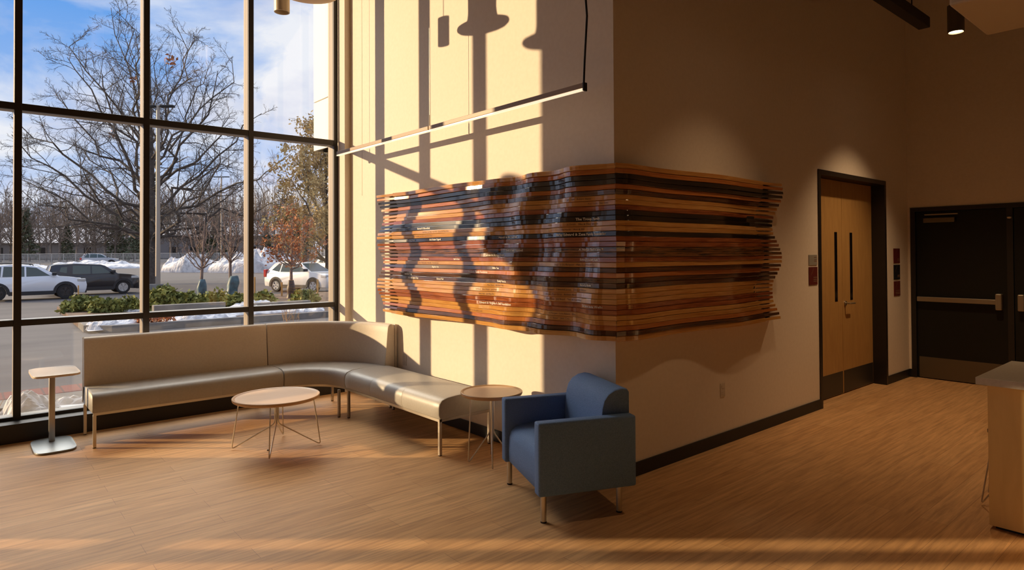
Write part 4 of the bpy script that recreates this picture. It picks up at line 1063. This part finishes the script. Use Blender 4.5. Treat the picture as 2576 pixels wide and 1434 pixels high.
SUV = dict(L=4.28, W=1.80, wb=2.56, fo=0.88, belt=0.98, r=0.345, nose=[(4.26, 0.45), (4.28, 0.62), (4.24, 0.80), (4.12, 0.92)], hood=[(3.80, 1.00), (3.35, 1.05), (3.05, 1.07)], tail=[(0.12, 1.02), (0.03, 0.90), (0.0, 0.62), (0.02, 0.42)],
           cabin=[(0.08, 0.95), (3.28, 0.95), (3.22, 1.05), (2.45, 1.50), (2.20, 1.58), (1.40, 1.64), (0.70, 1.60), (0.42, 1.52), (0.16, 1.12)],
           panes=[[(1.92, 1.08), (2.82, 1.10), (2.30, 1.48), (1.92, 1.53)], [(1.05, 1.08), (1.85, 1.08), (1.85, 1.54), (1.10, 1.55)], [(0.45, 1.12), (0.98, 1.08), (1.02, 1.54), (0.78, 1.53)]],
           screen=[(3.12, 1.09), (2.42, 1.52)], rear=[(0.20, 1.16), (0.42, 1.52)], lamp_z=0.80, tail_z=0.80, tail_h=0.28, rails=[(0.7, 1.63), (0.75, 1.68), (1.4, 1.70), (2.1, 1.65), (2.2, 1.60)])
BOX = dict(SUV, L=4.15, wb=2.57, fo=0.80, tail=[(0.06, 1.02), (0.02, 0.90), (0.0, 0.62), (0.02, 0.42)], nose=[(4.12, 0.45), (4.15, 0.62), (4.12, 0.85), (4.02, 0.95)], hood=[(3.70, 1.03), (3.2, 1.07), (3.0, 1.08)],
           cabin=[(0.05, 0.95), (3.2, 0.95), (3.15, 1.06), (2.55, 1.50), (2.35, 1.57), (1.3, 1.62), (0.40, 1.60), (0.20, 1.53), (0.07, 1.12)],
           panes=[[(1.95, 1.09), (2.80, 1.11), (2.38, 1.47), (1.95, 1.51)], [(1.10, 1.09), (1.88, 1.09), (1.88, 1.52), (1.12, 1.52)], [(0.55, 1.22), (0.85, 1.14), (0.88, 1.46), (0.62, 1.44)]],
           screen=[(3.06, 1.10), (2.52, 1.50)], rear=[(0.10, 1.16), (0.21, 1.50)], rails=None, tail_h=0.40)
CRV = dict(SUV, L=4.45, wb=2.62, fo=0.93, nose=[(4.43, 0.45), (4.45, 0.62), (4.40, 0.82), (4.28, 0.93)], hood=[(3.95, 1.02), (3.5, 1.07), (3.2, 1.09)],
           cabin=[(0.08, 0.95), (3.42, 0.95), (3.36, 1.06), (2.55, 1.52), (2.30, 1.60), (1.5, 1.66), (0.85, 1.62), (0.60, 1.55), (0.14, 1.10)],
           panes=[[(2.0, 1.09), (2.95, 1.11), (2.40, 1.49), (2.0, 1.55)], [(1.15, 1.09), (1.93, 1.09), (1.93, 1.56), (1.25, 1.57)], [(0.50, 1.18), (1.08, 1.09), (1.17, 1.56), (0.98, 1.55)]],
           screen=[(3.26, 1.10), (2.52, 1.54)], rear=[(0.20, 1.16), (0.60, 1.55)], clad=True, tail_h=0.42, rails=[(0.85, 1.64), (0.95, 1.70), (1.5, 1.72), (2.2, 1.67), (2.3, 1.62)])
pf, pr = at(164, 751), at(8, 757.5); hd = math.atan2(pf.y-pr.y, pf.x-pr.x)
def hdg(pf, pr): return math.atan2(pf.y-pr.y, pf.x-pr.x)
car('white crossover at the left, its black wheels on the near lane', pf, hd, (0.80, 0.81, 0.84), SUV, m_rim_dark)
car('black boxy hatchback parked behind the white crossover at left', at(309, 738), hd, (0.018, 0.018, 0.022), BOX, m_rim_alloy)
pf2, pr2 = at(790, 736), at(694, 733.5)
car('white crossover at the right, seen behind the russet young oak', pf2, hdg(pf2, pr2), (0.80, 0.78, 0.75), CRV, m_rim_alloy)
car('small silver car far off near the chain-link fence', at(280, 669), hd-0.15, (0.42, 0.43, 0.46), SUV, m_rim_alloy)
car('white car partly hidden behind the right crossover and window frame', at(868, 694), hdg(pf2, pr2)-0.05, (0.75, 0.75, 0.75), SUV, m_rim_alloy)
